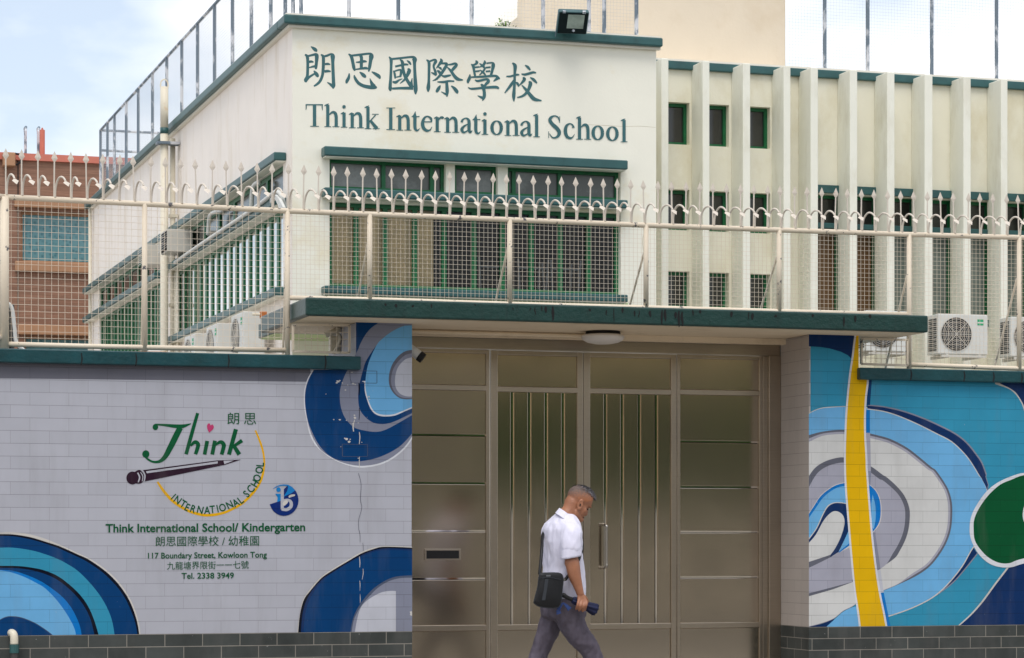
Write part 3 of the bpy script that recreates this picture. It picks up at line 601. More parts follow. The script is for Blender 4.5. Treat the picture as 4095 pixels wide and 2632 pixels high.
# letter slot in the left panel
lx0, lx1, lz0, lz1 = gx(106), gx(262), gz(1118), gz(1070)
mb = MB(); mb.box(lx0, lx1, YG + .004, YG + .013, lz0, lz1); sl_o = mb.build('letter_slot', M['steel_frame'], gate, bevel=.002)
mb = MB(); mb.box(lx0 + .014, lx1 - .014, YG + .001, YG + .006, lz0 + .012, lz1 - .012); mb.build('slot_opening', M['black'], sl_o)
def leaf(x0, x1, slotx, hinge_left):
    fr = MB(); w = .05
    fr.box(x0, x0 + w, YG - .004, YG + .05, .03, zt1 - .006); fr.box(x1 - w*.8, x1, YG - .004, YG + .05, .03, zt1 - .006)
    a, b = x0 + w, x1 - w*.8
    for z0, z1 in ((zt1 - .036, zt1 - .006), (zr2 - .004, zr1 - .004), (zb2, zb1), (.03, .09)): fr.box(a, b, YG - .003, YG + .05, z0, z1)
    o = fr.build('door_leaf', M['steel_frame'], gate, bevel=.003)
    for z0, z1 in ((zr1 - .004, zt1 - .036), (.09, zb2)):
        pm = MB(); panel_mesh(pm, a, b, z0, z1); pm.build('steel_panel', M['steel_sharp'], o, bevel=.0025)
    xs = [a] + slotx + [b]
    for i in range(len(xs) - 1):
        sm = MB(); sm.box(xs[i] + (.0115 if i else 0), xs[i+1] - (.0115 if i < len(xs)-2 else 0), YG + .01, YG + .03, zb1, zr2 - .004); sm.build('slat', M['steel_v'], o, bevel=.0025)
    for x in slotx:
        mm = MB(); mm.box(x - .0035, x + .0115, YG + .02, YG + .033, zb1, zr2 - .004); mm.build('polished_strip', M['mirror'], o)
        mm = MB(); mm.box(x - .014, x + .014, YG + .036, YG + .05, zb1, zr2 - .004); mm.build('gap_shade_backing', M['black'], o)  # black backing paints the dark void between the slats
    return o
leaf(xa + .004, xb - .003, [gx(v) for v in (484, 558, 630, 703)], True)
lf2 = leaf(xb + .003, xc - .004, [gx(v) for v in (885, 957, 1031, 1104)], False)
hx = gx(876); hz1, hz0 = gz(965), gz(1152)
mb = MB(); mb.tube(spline([(hx - .012, YG + .01, hz1), (hx - .012, YG - .035, hz1), (hx, YG - .06, hz1 - .012), (hx, YG - .06, hz1 - .05), (hx, YG - .06, hz0 + .05), (hx, YG - .06, hz0 + .012), (hx - .012, YG - .035, hz0), (hx - .012, YG + .01, hz0)], 5), .0105, 10)
mb.build('pull_handle', M['handle'], lf2, smooth=True)

# ------------------------------------------------------------------ lamp and cameras at the gate
lc = PY(2411, 1352, YW + .2)
lamp = thing('ceiling_lamp', 'round white ceiling lamp, unlit, under the entrance canopy', 'lamp', (lc.x, lc.y, ZS))
def disc_rings(cx, cy, prof, n=32): return [[Vector((cx + r*math.cos(2*math.pi*i/n), cy + r*math.sin(2*math.pi*i/n), z)) for i in range(n)] for r, z in prof]
mb = MB(); mb.loft(disc_rings(lc.x, lc.y, [(.12, ZS), (.125, ZS - .025)])); mb.build('lamp_base', M['black'], lamp, smooth=True)
mb = MB(); mb.loft(disc_rings(lc.x, lc.y, [(.13, ZS - .022), (.15, ZS - .03), (.152, ZS - .045), (.14, ZS - .062), (.11, ZS - .078), (.06, ZS - .088), (.01, ZS - .09)])); mb.build('lamp_shade', paint('lamp_opal', (222, 216, 210), .4, .05, 6, bumps=0), lamp, smooth=True)
c0 = Vector((XL - .12, YW + .2, zw(1640, 1330, YW + .2))); c1 = PY(1678, 1424, YW + .12)
cm = thing('security_camera', 'white bullet security camera poking out beside the blue mural over the gate', 'camera', tuple(c0))
mb = MB(); mb.tube([c0, c1], .034, 14); mb.build('camera_body', M['white_plastic'], cm, smooth=False, bevel=.004)
dv = (c1 - c0).normalized(); mb = MB(); mb.tube([c1 - dv*.005, c1 + dv*.03], .036, 14); mb.tube([c0 - dv*.04, c0 - dv*.16 + Vector((0,0,.1))], .015, 8); mb.build('camera_hood', M['black'], cm)
# drain spout low on the left wall
a = PY(52, 2545, YW)
sp = thing('drain_pipe_spout', 'white elbow drain pipe with green collar low on the mural wall', 'pipe', (a.x, YW, 0))
mb = MB(); mb.tube(spline([(a.x - .012, YW + .02, a.z + .02), (a.x - .008, YW - .03, a.z + .022), (a.x, YW - .055, a.z + .005), (a.x + .002, YW - .058, a.z - .05)], 5), .026, 12); mb.build('elbow', M['pipe'], sp, smooth=True)
mb = MB(); mb.tube([(a.x + .002, YW - .058, a.z - .05), (a.x + .002, YW - .058, a.z - .105)], .03, 12); mb.build('collar', M['teal'], sp)
mb = MB(); mb.tube([(a.x + .002, YW - .058, a.z - .105), (a.x + .002, YW - .058, .1)], .025, 12); mb.build('lower_pipe', M['dark_grille'], sp)
# ================================================================== security fence on top of the walls
YFN = YW + .1
fence = thing('security_fence', 'chipped cream wire mesh fence with spear and hook spikes on the walls', 'fence', (5.5, YFN, ZCT))
def FP(x, y): return PY(x, y, YFN)
top_px = [(18, 788), (578, 816), (1149, 844), (1478, 857), (2038, 879), (2583, 901), (3115, 920), (3635, 938), (4075, 950), (4500, 966)]
def ytop(x):
    for (a, b), (c, d) in zip(top_px, top_px[1:]):
        if x <= c: return b + (d-b)*(x-a)/(c-a)
    return top_px[-1][1]
def lerp_px(L, x):
    for (a, b), (c, d) in zip(L, L[1:]):
        if x <= c or (c, d) == L[-1]: return b + (d-b)*(x-a)/(c-a)
lo_left = [(18, 1376), (350, 1385), (1149, 1401)]
lo_mid = [(1149, 1191), (1478, 1198), (2038, 1216), (2583, 1230), (3115, 1245), (3635, 1258)]
lo_right = [(3635, 1458), (4095, 1475), (4500, 1490)]
RR = .0185
mb = MB(); mb.tube([FP(x, y) for x, y in top_px], RR, 10); mb.build('top_rail', M['fence'], fence, smooth=True)
for L in (lo_left, lo_mid, lo_right):
    mb = MB(); mb.tube([FP(x, y) for x, y in L], RR - .002, 10); mb.build('bottom_rail', M['fence'], fence, smooth=True)
posts = [(18, 760, None), (578, None, ZCT), (1149, None, ZCT - .002), (1478, None, lo_mid), (2038, None, lo_mid), (2583, None, lo_mid), (3115, None, lo_mid), (3635, None, ZCT2), (4075, None, ZCT2), (4500, None, ZCT2)]
for x, _, lo in posts:
    t = FP(x, ytop(x)); zb = FP(x, lerp_px(lo, x)).z if isinstance(lo, list) else (lo if lo else ZCT)
    mb = MB(); mb.tube([(t.x, YFN - .002, zb), (t.x, YFN - .002, t.z)], .0185 if x > 100 else .03, 10); mb.build('post', M['fence'], fence, smooth=True)
for x, zl in ((578, ZCT), (1149, ZCT), (1478, ZTOP), (2038, ZTOP), (2583, ZTOP), (3115, ZTOP), (3635, ZCT2), (4075, ZCT2)):
    t = FP(x, ytop(x)); zm = t.z - (t.z - zl)*.3
    mb = MB(); mb.tube([(t.x - .005, YFN + .02, zm), (t.x + .005, YFN + (.42 if x > 1300 else .17), zl)], .008, 6); mb.build('brace', M['fence'], fence)
def mesh_panel(x0, x1, yt, yb, pitch, inset=8, rad=.0016):
    """welded wire between two posts; yt, yb give the photo height of its upper and lower edge"""
    A = FP(x0, yt(x0)); Bq = FP(x1, yt(x1)); C = FP(x0, yb(x0)); D = FP(x1, yb(x1)); mb = MB()
    w = Bq.x - A.x; n = max(1, round(w / pitch)); h = A.z - C.z; k = max(1, round(h / pitch))
    jr = random.Random(int(x0))
    for i in range(1, n):
        u = i / n; a = A.lerp(Bq, u); b = C.lerp(D, u); dx = jr.uniform(-.0015, .0015)
        mb.tube([(a.x + dx, YFN, a.z), (b.x + dx, YFN, b.z)], rad, 4, cap=False)
    for j in range(1, k):
        u = j / k; a = A.lerp(C, u); b = Bq.lerp(D, u); dz = jr.uniform(-.0015, .0015)
        mb.tube([(a.x, YFN - .004, a.z + dz), (b.x, YFN - .004, b.z + dz)], rad, 4, cap=False)
    mb.build('mesh_panel', M['wire'], fence)
for a, b in ((18, 578), (578, 1149)): mesh_panel(a, b, ytop, lambda x: lerp_px(lo_left, x), .0435)
for a, b in ((1149, 1478), (1478, 2038), (2038, 2583), (2583, 3115), (3115, 3635)): mesh_panel(a, b, ytop, lambda x: lerp_px(lo_mid, x), .0315, rad=.0013)
for a, b in ((3635, 4075), (4075, 4500)): mesh_panel(a, b, ytop, lambda x: lerp_px(lo_right, x), .0315, rad=.0013)
# little framed infills between coping and canopy
def infill(x0, x1, y0, y1, y0b, y1b):
    mb = MB(); q = [FP(x0, y0), FP(x1, y0b), FP(x1, y1b), FP(x0, y1)]
    for i in range(4): mb.tube([q[i] + Vector((0,-.01,0)), q[(i+1) % 4] + Vector((0,-.01,0))], .011, 4)
    o = mb.build('infill_frame', M['fence'], fence); mb = MB()
    for i in range(1, 9): mb.tube([q[0].lerp(q[1], i/9), q[3].lerp(q[2], i/9)], .0024, 4, cap=False)
    for i in range(1, 4): mb.tube([q[0].lerp(q[3], i/4), q[1].lerp(q[2], i/4)], .0024, 4, cap=False)
    mb.build('infill_mesh', M['wire'], o)
infill(1170, 1396, 1300, 1406, 1302, 1412); infill(3442, 3625, 1356, 1456, 1360, 1462)
# spikes
sx = [23, 86, 152, 216, 282, 346, 410, 474, 536, 601, 662, 724, 785, 848, 906, 966, 1031, 1088, 1153] + [1100 + v*.6678 for v in (168,257,347,435,522,612,701,781,872,955,1042,1128,1215,1300,1382,1464,1553,1632,1718,1802,1884,1968,2048,2128,2210,2293,2377)] + [2500 + v*.6657 for v in (280,363,445,527,611,691,771,853,932,1016,1095,1180,1260,1337,1417,1498,1578,1657,1736,1815,1898,1974,2059,2130,2210,2290,2365)] + [4130, 4186, 4240]
SH = .303
mb = MB(); mb.tube([(0,0,0), (0,0,SH - .07)], .0050, 6, cap=False)
zt = SH - .078; w = .021
mb.add([(-w,0,zt+.03),(0,-.004,zt+.03),(w,0,zt+.03),(0,.004,zt+.03),(0,0,SH),(0,0,zt)], [(0,1,4),(1,2,4),(2,3,4),(3,0,4),(1,0,5),(2,1,5),(3,2,5),(0,3,5)])
spear_me = None
hk = MB(); hp = spline([(.0,0,0), (.001,-.004,.05), (.006,-.022,.095), (.016,-.06,.122), (.028,-.105,.112), (.036,-.135,.085)], 5)
hk.tube(hp, [.0068]*(len(hp)-6) + [.0064]*6, 7)
d0 = (hp[-1] - hp[-3]).normalized(); s0 = Vector((1, 0, 0)); n0 = d0.cross(s0).normalized(); e = hp[-1] - d0*.006
hk.add([e, e + d0*.024 + s0*.022, e + d0*.024 - n0*.004, e + d0*.024 - s0*.022, e + d0*.024 + n0*.004, e + d0*.062], [(0,1,2),(0,2,3),(0,3,4),(0,4,1),(5,2,1),(5,3,2),(5,4,3),(5,1,4)])
proto_s = proto_h = None; sr = random.Random(11)
for x in sx:
    q = FP(x, ytop(x)); z = q.z + RR - .004
    if proto_s is None:
        mb.v = [v + Vector((q.x, YFN, z)) for v in mb.v]; hk.v = [v + Vector((q.x + .005, YFN - .012, z)) for v in hk.v]
        proto_s = mb.build('spear_spike', M['fence_rust'], fence, loc=(q.x, YFN, z)); proto_h = hk.build('hook_spike', M['fence_rust'], fence, loc=(q.x + .005, YFN - .012, z), smooth=False)
        continue
    for pr, dx, dy in ((proto_s, 0, 0), (proto_h, .005, -.012)):
        c = pr.copy(); COL.objects.link(c); c.parent = fence; c.location = Vector((q.x + dx, YFN + dy, z)) - wb(fence)
        c.rotation_euler = (sr.uniform(-.03, .03), sr.uniform(-.025, .025), sr.uniform(-.12, .12))
# the fence turns the corner at the left edge
cpt = FP(18, 788); e2 = cpt + Vector((-1.2, -.5, 0))
mb = MB(); mb.tube([cpt, e2], RR, 8); mb.tube([Vector((cpt.x, cpt.y, ZCT + .08)), Vector((e2.x, e2.y, ZCT + .08))], RR, 8); mb.build('corner_rail', M['fence'], fence, smooth=True)
# conduit lying along the left coping
mb = MB(); mb.tube([PY(-300, 1396, YW - .02), PY(40, 1402, YW - .02), PY(520, 1409, YW - .02)], .007, 8); 
cd = thing('conduit_pipe', 'thin white conduit with a rusty orange stretch lying along the left coping', 'pipe', (1.7, YW, ZCT))
mb.tube([PY(660, 1411, YW - .02), PY(1140, 1420, YW - .02)], .007, 8); mb.build('white_pipe', M['pipe'], cd, smooth=True)
mb = MB(); mb.tube([PY(515, 1409, YW - .02), PY(665, 1411, YW - .02)], .0078, 8); mb.build('rusty_pipe', M['rust'], cd, smooth=True)
# junction box and bent conduit behind the small infill
jb = PY(1350, 1360, YW + .45)
jn = thing('junction_box', 'weathered cream junction box with bent conduit behind the small mesh infill', 'electrical box', tuple(jb))
mb = MB(); mb.box(jb.x - .05, jb.x + .06, jb.y, jb.y + .06, jb.z - .09, jb.z + .03); mb.build('box_body', M['pipe'], jn, bevel=.006)
mb = MB(); mb.tube(spline([(jb.x - .03, jb.y - .01, jb.z - .1), (jb.x + .01, jb.y - .03, jb.z), (jb.x - .01, jb.y - .03, jb.z + .04), (jb.x - .06, jb.y - .02, jb.z + .035)], 5), .012, 8); mb.tube([(jb.x - .09, jb.y - .02, jb.z + .03), (jb.x + .01, jb.y - .04, jb.z + .075)], .022, 8); mb.build('conduit_elbow', M['rust'] if False else M['pipe'], jn, smooth=True)

# ================================================================== school building
YB = 31.0; YR = 32.5; XS = xw(1169, YB); XBR = xw(2624, YB)
ZR = zw(1900, 148, YB)                                     # underside of the parapet coping
ZRT = zw(1900, 112, YB)
school = thing('school_building', 'pale green white school with teal ledges and the school name on its front', 'school', (9, YB, 0))
def wall_grid(mb, o, u, n, W, H, holes, depth, mi=0):
    """a flat wall with real openings and reveals; o lower left corner, u along, n outwards"""
    us = sorted({0, W} | {h[0] for h in holes} | {h[1] for h in holes}); zs = sorted({0, H} | {h[2] for h in holes} | {h[3] for h in holes})
    P = lambda a, z, d=0: o + u*a + Vector((0,0,z)) - n*d
    for i in range(len(us)-1):
        for j in range(len(zs)-1):
            a, b, c, d = us[i], us[i+1], zs[j], zs[j+1]; m = ((a+b)/2, (c+d)/2)
            if any(h[0] < m[0] < h[1] and h[2] < m[1] < h[3] for h in holes): continue
            mb.quad(P(a,c), P(b,c), P(b,d), P(a,d), mi)
    for a, b, c, d in holes:
        mb.quad(P(a,c), P(a,d), P(a,d,depth), P(a,c,depth), mi); mb.quad(P(b,c), P(b,c,depth), P(b,d,depth), P(b,d), mi)
        mb.quad(P(a,d), P(b,d), P(b,d,depth), P(a,d,depth), mi); mb.quad(P(a,c), P(a,c,depth), P(b,c,depth), P(b,c), mi)
def window(o, u, n, a0, a1, z0, z1, depth, bars, pane, fw=.05, bw=None, hbars=(), parent=None, frame_mat=None, thick=.045):
    """green metal frame with mullions at the given places, pane behind"""
    P = lambda a, z, d: o + u*a + Vector((0,0,z)) - n*d
    mb = MB(); bw = bw or fw
    def bar(a, b, c, d, d0, d1):
        vs = [P(a,c,d0), P(b,c,d0), P(b,d,d0), P(a,d,d0), P(a,c,d1), P(b,c,d1), P(b,d,d1), P(a,d,d1)]
        mb.add(vs, [(0,1,2,3),(7,6,5,4),(0,4,5,1),(1,5,6,2),(2,6,7,3),(3,7,4,0)])
    d0, d1 = depth - .005 - thick, depth - .005
    bar(a0, a0+fw, z0, z1, d0, d1); bar(a1-fw, a1, z0, z1, d0, d1); bar(a0+fw, a1-fw, z0, z0+fw, d0, d1); bar(a0+fw, a1-fw, z1-fw, z1, d0, d1)
    for b in bars: bar(b-bw/2, b+bw/2, z0+fw, z1-fw, d0-.004, d1-.002)
    for h in hbars: bar(a0+fw, a1-fw, h-fw/2, h+fw/2, d0+.003, d1-.004)
    f = mb.build('window', frame_mat or M['green_frame'], parent or school)
    pm = MB(); pm.quad(P(a0+.005, z0+.005, depth-.008), P(a1-.005, z0+.005, depth-.008), P(a1-.005, z1-.005, depth-.008), P(a0+.005, z1-.005, depth-.008))
    pm.build('pane', pane, f); return f
UX, UY = Vector((1,0,0)), Vector((0,1,0)); NF = Vector((0,-1,0)); NL = Vector((-1,0,0))
# front face
W = XBR - XS; fz = lambda x, y: zw(x, y, YB)
xa0, xa1 = xw(1318, YB) - XS, xw(2482, YB) - XS
zu1, zu0 = fz(1318, 633), fz(1318, 752); zl1, zl0 = fz(1318, 806), fz(1318, 1146)
gx1, gx2, gx3, gx4 = (xw(v, YB) - XS for v in (1783, 1819, 1991, 2031))
oF = Vector((XS, YB, 0))
holes = [(xa0, gx1, zu0, zu1), (gx2, gx3, zu0, zu1), (gx4, xa1, zu0, zu1), (xa0, xa1, zl0, zl1)]
mb = MB(); wall_grid(mb, oF, UX, NF, W, ZR, holes, .16)
mb.quad((XBR, YB, 0), (XBR, YR + 1, 0), (XBR, YR + 1, ZR), (XBR, YB, ZR))
mb.build('front_wall', M['facade'], school)
bx = lambda v: xw(v, YB) - XS
window(oF, UX, NF, xa0, gx1, zu0, zu1, .14, [bx(1541), bx(1735)], M['frosted'], .04, .05)
window(oF, UX, NF, gx2, gx3, zu0, zu1, .14, [], M['frosted'], .045)
window(oF, UX, NF, gx4, xa1, zu0, zu1, .14, [bx(2063), bx(2248)], M['frosted'], .045, .05)
window(oF, UX, NF, xa0, xa1, zl0, zl1, .14, [bx(v) for v in (1431, 1548, 1666, 1784, 1904, 2018, 2134, 2250, 2364)], M['clear'], .05, .06)
# room behind, curtains on the left, stacked chairs
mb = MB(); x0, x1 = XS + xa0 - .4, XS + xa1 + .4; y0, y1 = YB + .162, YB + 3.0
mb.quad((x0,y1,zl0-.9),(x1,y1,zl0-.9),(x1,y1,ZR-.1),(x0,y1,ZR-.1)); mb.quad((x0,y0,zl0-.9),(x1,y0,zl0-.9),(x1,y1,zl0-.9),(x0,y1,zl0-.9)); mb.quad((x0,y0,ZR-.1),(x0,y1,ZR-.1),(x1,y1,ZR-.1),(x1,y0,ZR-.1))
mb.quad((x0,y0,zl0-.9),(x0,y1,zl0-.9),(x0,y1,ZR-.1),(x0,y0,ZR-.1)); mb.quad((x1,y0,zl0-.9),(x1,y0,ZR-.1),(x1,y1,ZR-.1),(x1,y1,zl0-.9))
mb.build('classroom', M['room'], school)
cur = thing('curtain', 'closed beige curtain behind the left panes of the front window', 'curtain', (XS + xa0 + .5, YB + .3, zl0))
mb = MB(); cx0, cx1 = XS + xa0 + .03, XS + bx(1748); n = 90
for i in range(n):
    a, b = cx0 + (cx1-cx0)*i/n, cx0 + (cx1-cx0)*(i+1)/n; ya, yb = (YB + .19 + .015*math.sin(q*34) for q in (a, b))
    mb.quad((a, ya, zl0 + .01), (b, yb, zl0 + .01), (b, yb, zl1 - .02), (a, ya, zl1 - .02))
me_c = mb.build('curtain_cloth', M['curtain'], cur, smooth=True)
def chair_upturned(x, lab):
    t = thing('upturned_chair', lab, 'chair', (x, YB + .75, zl0 + .02), 'chairs stacked upside down in the front room')
    mb = MB(); mb.box(x - .2, x + .2, YB + .55, YB + .95, zl0 + .02, zl0 + .06); mb.build('seat', M['dark_grille'], t)
    for dx in (-.18, .18):
        for dy in (-.17, .17):
            mb = MB(); mb.tube([(x + dx, YB + .75 + dy, zl0 + .06), (x + dx*1.15, YB + .75 + dy*1.1, zl0 + .5)], .013, 6); mb.build('leg', M['roof_wire'], t)
    mb = MB(); mb.tube([(x - .2, YB + .56, zl0 + .38), (x + .2, YB + .56, zl0 + .38)], .011, 6); mb.build('stretcher', M['roof_wire'], t)
chair_upturned(xw(1960, YB + .75), 'upturned chair with pale metal legs behind the dark pane, left of the three')
chair_upturned(xw(2115, YB + .75), 'upturned chair with pale metal legs behind the dark panes, middle of the three')
chair_upturned(xw(2245, YB + .75), 'upturned chair with pale metal legs behind the dark panes, right of the three')
# teal ledges
def ledge(x0, x1, zb, zt, prot=.2):
    mb = MB(); mb.box(x0, x1, YB - prot, YB - .002, zb, zt); mb.build('ledge', M['teal'], school, bevel=.015)
    mb = MB(); mb.box(x0 + .02, x1 - .02, YB - prot + .03, YB - .002, zb - .012, zb + .004); mb.build('ledge_soffit', M['facade'], school)
def fl(x, y, pr): return PY(x, y, YB - pr)
for yt_, yb_, in ((583, 621), (748, 782), (1141, 1172)):
    q = fl(1298, yt_, .2); r_ = fl(2512, yt_, .2); ledge(q.x, r_.x, fl(1298, yb_, .2).z, q.z)
mb = MB(); q = fl(1310, 1176, .04); r_ = fl(2510, 1206, .04); mb.box(q.x, r_.x, YB - .05, YB - .001, fl(1310, 1200, .04).z, q.z); mb.build('lime_shade_band', M['lime'], school)  # lime strip with the sill ledge's greenish shadow put into its colour
# sign on the front face
sg = Paint(YB, (1190, 160), 4.792); sg.coat = 20
SGN = paint('teal_sign_paint', (58, 106, 110), .5, .2, 4, dirt_sheen=(36, 82, 84), dirt_sheen_amt=.6, dirt_sheen_scale=3, bumps=0)
A1 = [
 [(255,125,14),(310,165,60),(350,200,64),(367,228,18)], [(140,280,30),(185,320,58),(195,450,55),(192,600,55),(185,700,58),(158,770,75),(150,812,26)], [(200,310,40),(300,285,45),(350,278,55),(368,310,75),(362,420,60),(352,520,55),(350,562,26)],
 [(215,422,45),(260,415,48),(307,425,22)], [(220,532,22),(290,512,40),(342,505,50)], [(150,800,50),(220,715,45),(330,645,35)], [(310,590,18),(350,640,65),(380,688,62),(386,716,22)],
 [(445,280,25),(490,320,58),(495,430,60),(490,550,58),(475,680,55),(430,790,52),(370,850,45),(312,888,28)], [(500,318,40),(560,303,45),(640,275,45),(672,312,85),(674,430,62),(680,600,62),(688,800,65),(690,880,65),(678,935,20)], [(700,915,60),(640,860,50),(568,812,16)], [(525,465,40),(580,460,45),(626,472,22)], [(515,605,50),(580,597,50),(636,606,26)],
 [(975,268,22),(1030,320,60),(1060,440,60),(1080,540,60),(1098,594,22)], [(1030,302,40),(1200,282,45),(1380,264,42),(1412,310,92),(1398,400,65),(1380,520,60),(1362,608,22)], [(1190,300,45),(1222,330,60),(1222,450,60),(1222,548,60)], [(1115,428,18),(1180,425,38),(1270,410,50),(1326,418,22)], [(1090,568,25),(1200,552,35),(1310,540,50),(1345,560,30)],
 [(990,640,22),(980,720,55),(945,790,60),(934,834,26)], [(1085,673,18),(1100,730,50),(1160,820,60),(1260,880,65),(1400,908,72),(1490,908,62),(1518,900,30)], [(1455,895,100),(1415,820,55),(1384,735,10)], [(1188,614,16),(1245,660,65),(1285,700,65),(1292,728,22)], [(1420,608,18),(1490,650,55),(1560,700,65),(1576,746,26)],
 [(1750,322,18),(1790,380,60),(1792,500,52),(1785,700,52),(1775,860,62),(1775,940,65),(1778,982,22)], [(1800,367,40),(1950,352,42),(2190,328,45),(2240,372,92),(2240,450,60),(2248,650,60),(2258,850,75),(2262,960,75),(2260,1044,22)], [(1810,932,40),(1980,925,50),(2215,925,60)],
 [(1870,510,40),(1960,490,40),(2060,470,42),(2122,476,28)], [(1960,375,18),(2005,420,60),(2015,520,55),(2045,660,60),(2110,790,62),(2175,880,70),(2215,910,40)], [(2190,900,60),(2182,820,45),(2196,733,12)], [(2110,548,26),(2138,590,75),(2100,680,60),(2050,760,45),(1960,838,12)], [(2093,393,12),(2140,430,45),(2172,478,22)],
 [(1832,588,14),(1860,650,45),(1870,742,28)], [(1850,602,30),(1960,572,35),(1985,610,50),(1965,712,40)], [(1880,715,22),(1962,700,30)], [(1818,800,28),(1880,812,55),(1940,772,35),(2008,744,14)]]
A2 = [
 [(72,188,22),(120,240,55),(122,400,52),(118,600,52),(108,730,72),(105,804,22)], [(130,222,35),(225,188,40),(250,220,60),(215,290,45),(215,340,40),(242,410,50),(255,485,45)], [(260,495,14),(220,460,40),(162,430,16)], [(338,166,16),(360,215,62),(310,290,45),(262,352,16)], [(340,262,30),(430,258,45),(460,282,55),(400,390,58),(330,490,50),(260,560,40),(190,592,12)], [(295,328,16),(340,350,42),(362,384,14)], [(275,393,22),(310,415,50),(350,462,50)],
 [(480,287,25),(560,275,40),(620,260,45),(645,292,58),(590,360,60),(545,412,40)], [(468,328,18),(540,400,50),(600,490,60),(670,558,66),(772,576,22)], [(362,490,18),(420,507,48),(500,492,42),(542,482,22)], [(283,612,22),(400,615,45),(500,597,40),(607,600,28)], [(460,610,50),(465,700,60),(470,800,65),(465,897,22)], [(480,858,60),(420,835,35),(356,800,10)], [(340,678,18),(310,730,60),(275,790,56),(266,814,22)], [(548,688,22),(610,740,60),(655,800,66),(662,838,18)],
 [(1015,203,22),(1040,240,55),(1000,280,40),(935,290,26)], [(928,273,18),(968,310,55),(985,400,45),(1005,505,42)], [(1000,335,35),(1082,325,32)], [(1010,412,35),(1092,402,32)], [(1088,258,14),(1130,290,40),(1182,330,50)], [(1183,202,18),(1190,245,52),(1150,300,40),(1082,332,18)], [(1093,383,14),(1160,430,40),(1208,492,28)], [(1195,330,40),(1180,380,40),(1140,430,35),(1088,484,22)],
 [(1220,257,30),(1330,247,35),(1352,290,72),(1335,390,52),(1305,500,48)], [(1210,340,35),(1302,330,35)], [(1210,414,35),(1297,405,35)], [(930,522,30),(1150,512,45),(1380,497,45),(1440,530,55),(1478,556,22)], [(1435,545,58),(1390,575,40),(1356,602,12)], [(905,467,16),(900,530,56),(870,600,56),(874,638,22)],
 [(1002,572,18),(1060,595,45),(1220,562,45),(1260,600,62),(1210,660,50),(1180,702,40)], [(872,718,18),(940,745,40),(1150,727,45),(1400,712,55),(1458,746,32)], [(1112,657,22),(1150,690,60),(1180,800,60),(1178,900,60),(1145,972,18)], [(1170,925,60),(1110,902,40),(1052,874,10)],
 [(1602,508,22),(1690,505,38),(1800,475,40),(1853,476,22)], [(1717,250,22),(1770,305,70),(1765,450,50),(1757,700,52),(1745,880,66),(1748,988,18)], [(1760,560,30),(1700,660,55),(1640,740,45),(1570,828,18)], [(1788,618,22),(1820,650,50),(1842,704,18)], [(1962,292,16),(2015,330,52),(2062,388,28)], [(1892,460,22),(1970,470,46),(2110,432,46),(2174,440,22)], [(1918,527,26),(1950,560,62),(1900,630,40),(1836,692,12)], [(2058,527,16),(2125,570,56),(2190,638,26)], [(2032,606,26),(2065,640,72),(2040,730,60),(1990,820,55),(1910,885,45),(1810,912,22)], [(1902,677,18),(1970,750,50),(2050,850,66),(2140,942,72),(2278,972,22)]]
for st in A1: sg.stroke(st, SGN)
sg.frame((1690, 200), 4.792)
for st in A2: sg.stroke(st, SGN)
GL = {
 'T': [[(0,300,16),(235,300,16)],[(6,300,14),(8,260,14),(3,228,6)],[(229,300,14),(227,258,14),(233,222,6)],[(122,304,46),(122,6,46)],[(62,5,10),(182,5,10)]],
 'stem': [[(46,205,44),(46,6,44)],[(0,186,10),(30,200,20),(46,212,10)],[(0,5,10),(92,5,10)]],
 'asc': [[(46,302,44),(46,6,44)],[(0,292,10),(30,304,20),(62,318,8)],[(0,5,10),(92,5,10)]],
 'arch': [[(64,165,12),(105,200,30),(140,196,40),(158,160,44),(162,90,44),(162,6,44)],[(110,5,10),(206,5,10)]],
 'dot': 'dot',
 'karm': [[(66,100,14),(150,190,16)],[(102,202,10),(192,202,10)],[(76,120,34),(150,28,46),(172,6,46)],[(110,5,10),(206,5,10)]],
 'I': [[(60,300,46),(60,6,46)],[(0,300,10),(120,300,10)],[(0,5,10),(120,5,10)]],
 't': [[(52,268,4),(48,225,26),(46,190,44),(46,60,44),(58,18,36),(82,8,22),(112,36,6)],[(0,195,10),(108,198,14)],[(0,192,6),(30,215,16),(50,262,6)]],
 'e': [[(28,132,14),(152,132,14)],[(146,132,14),(138,175,34),(98,205,20),(52,190,28),(24,120,46),(36,50,46),(82,12,36),(126,22,18),(154,66,6)]],
 'r': [[(64,165,14),(92,198,28),(118,196,38),(126,184,30)]],
 'a': [[(22,150,34),(34,182,26),(78,207,18),(112,188,34),(124,150,44),(124,50,44),(140,14,30),(168,40,6)],[(112,128,12),(55,96,28),(24,52,42),(52,12,28),(112,42,14)]],
 'o': 'o', 'l': [],
 'c': [[(134,150,38),(126,185,22),(88,207,18),(42,180,36),(24,110,48),(44,36,42),(88,10,32),(124,24,16),(150,66,6)]],
 'S': [[(160,300,8),(158,210,8)],[(156,228,8),(136,284,20),(88,304,18),(40,282,36),(26,242,46),(58,192,48),(108,146,52),(150,92,50),(144,40,42),(104,8,26),(58,10,18),(18,62,8)],[(8,92,8),(8,0,8)]]}
comp = {'T': ['T'], 'h': ['asc', 'arch'], 'i': ['stem', 'dot'], 'n': ['stem', 'arch'], 'k': ['asc', 'karm'], 'I': ['I'], 't': ['t'], 'e': ['e'], 'r': ['stem', 'r'], 'a': ['a'], 'o': ['o'], 'l': ['asc'], 'S': ['S'], 'c': ['c']}
sg.frame((1200, 390), 3.423)
seq = [('T',75,400),('h',332,405),('i',555,412),('n',667,420),('k',882,432),('I',1180,444),('n',1317,452),('t',1525,459),('e',1652,466),('r',1830,474),('n',1972,482),('a',2188,491)]
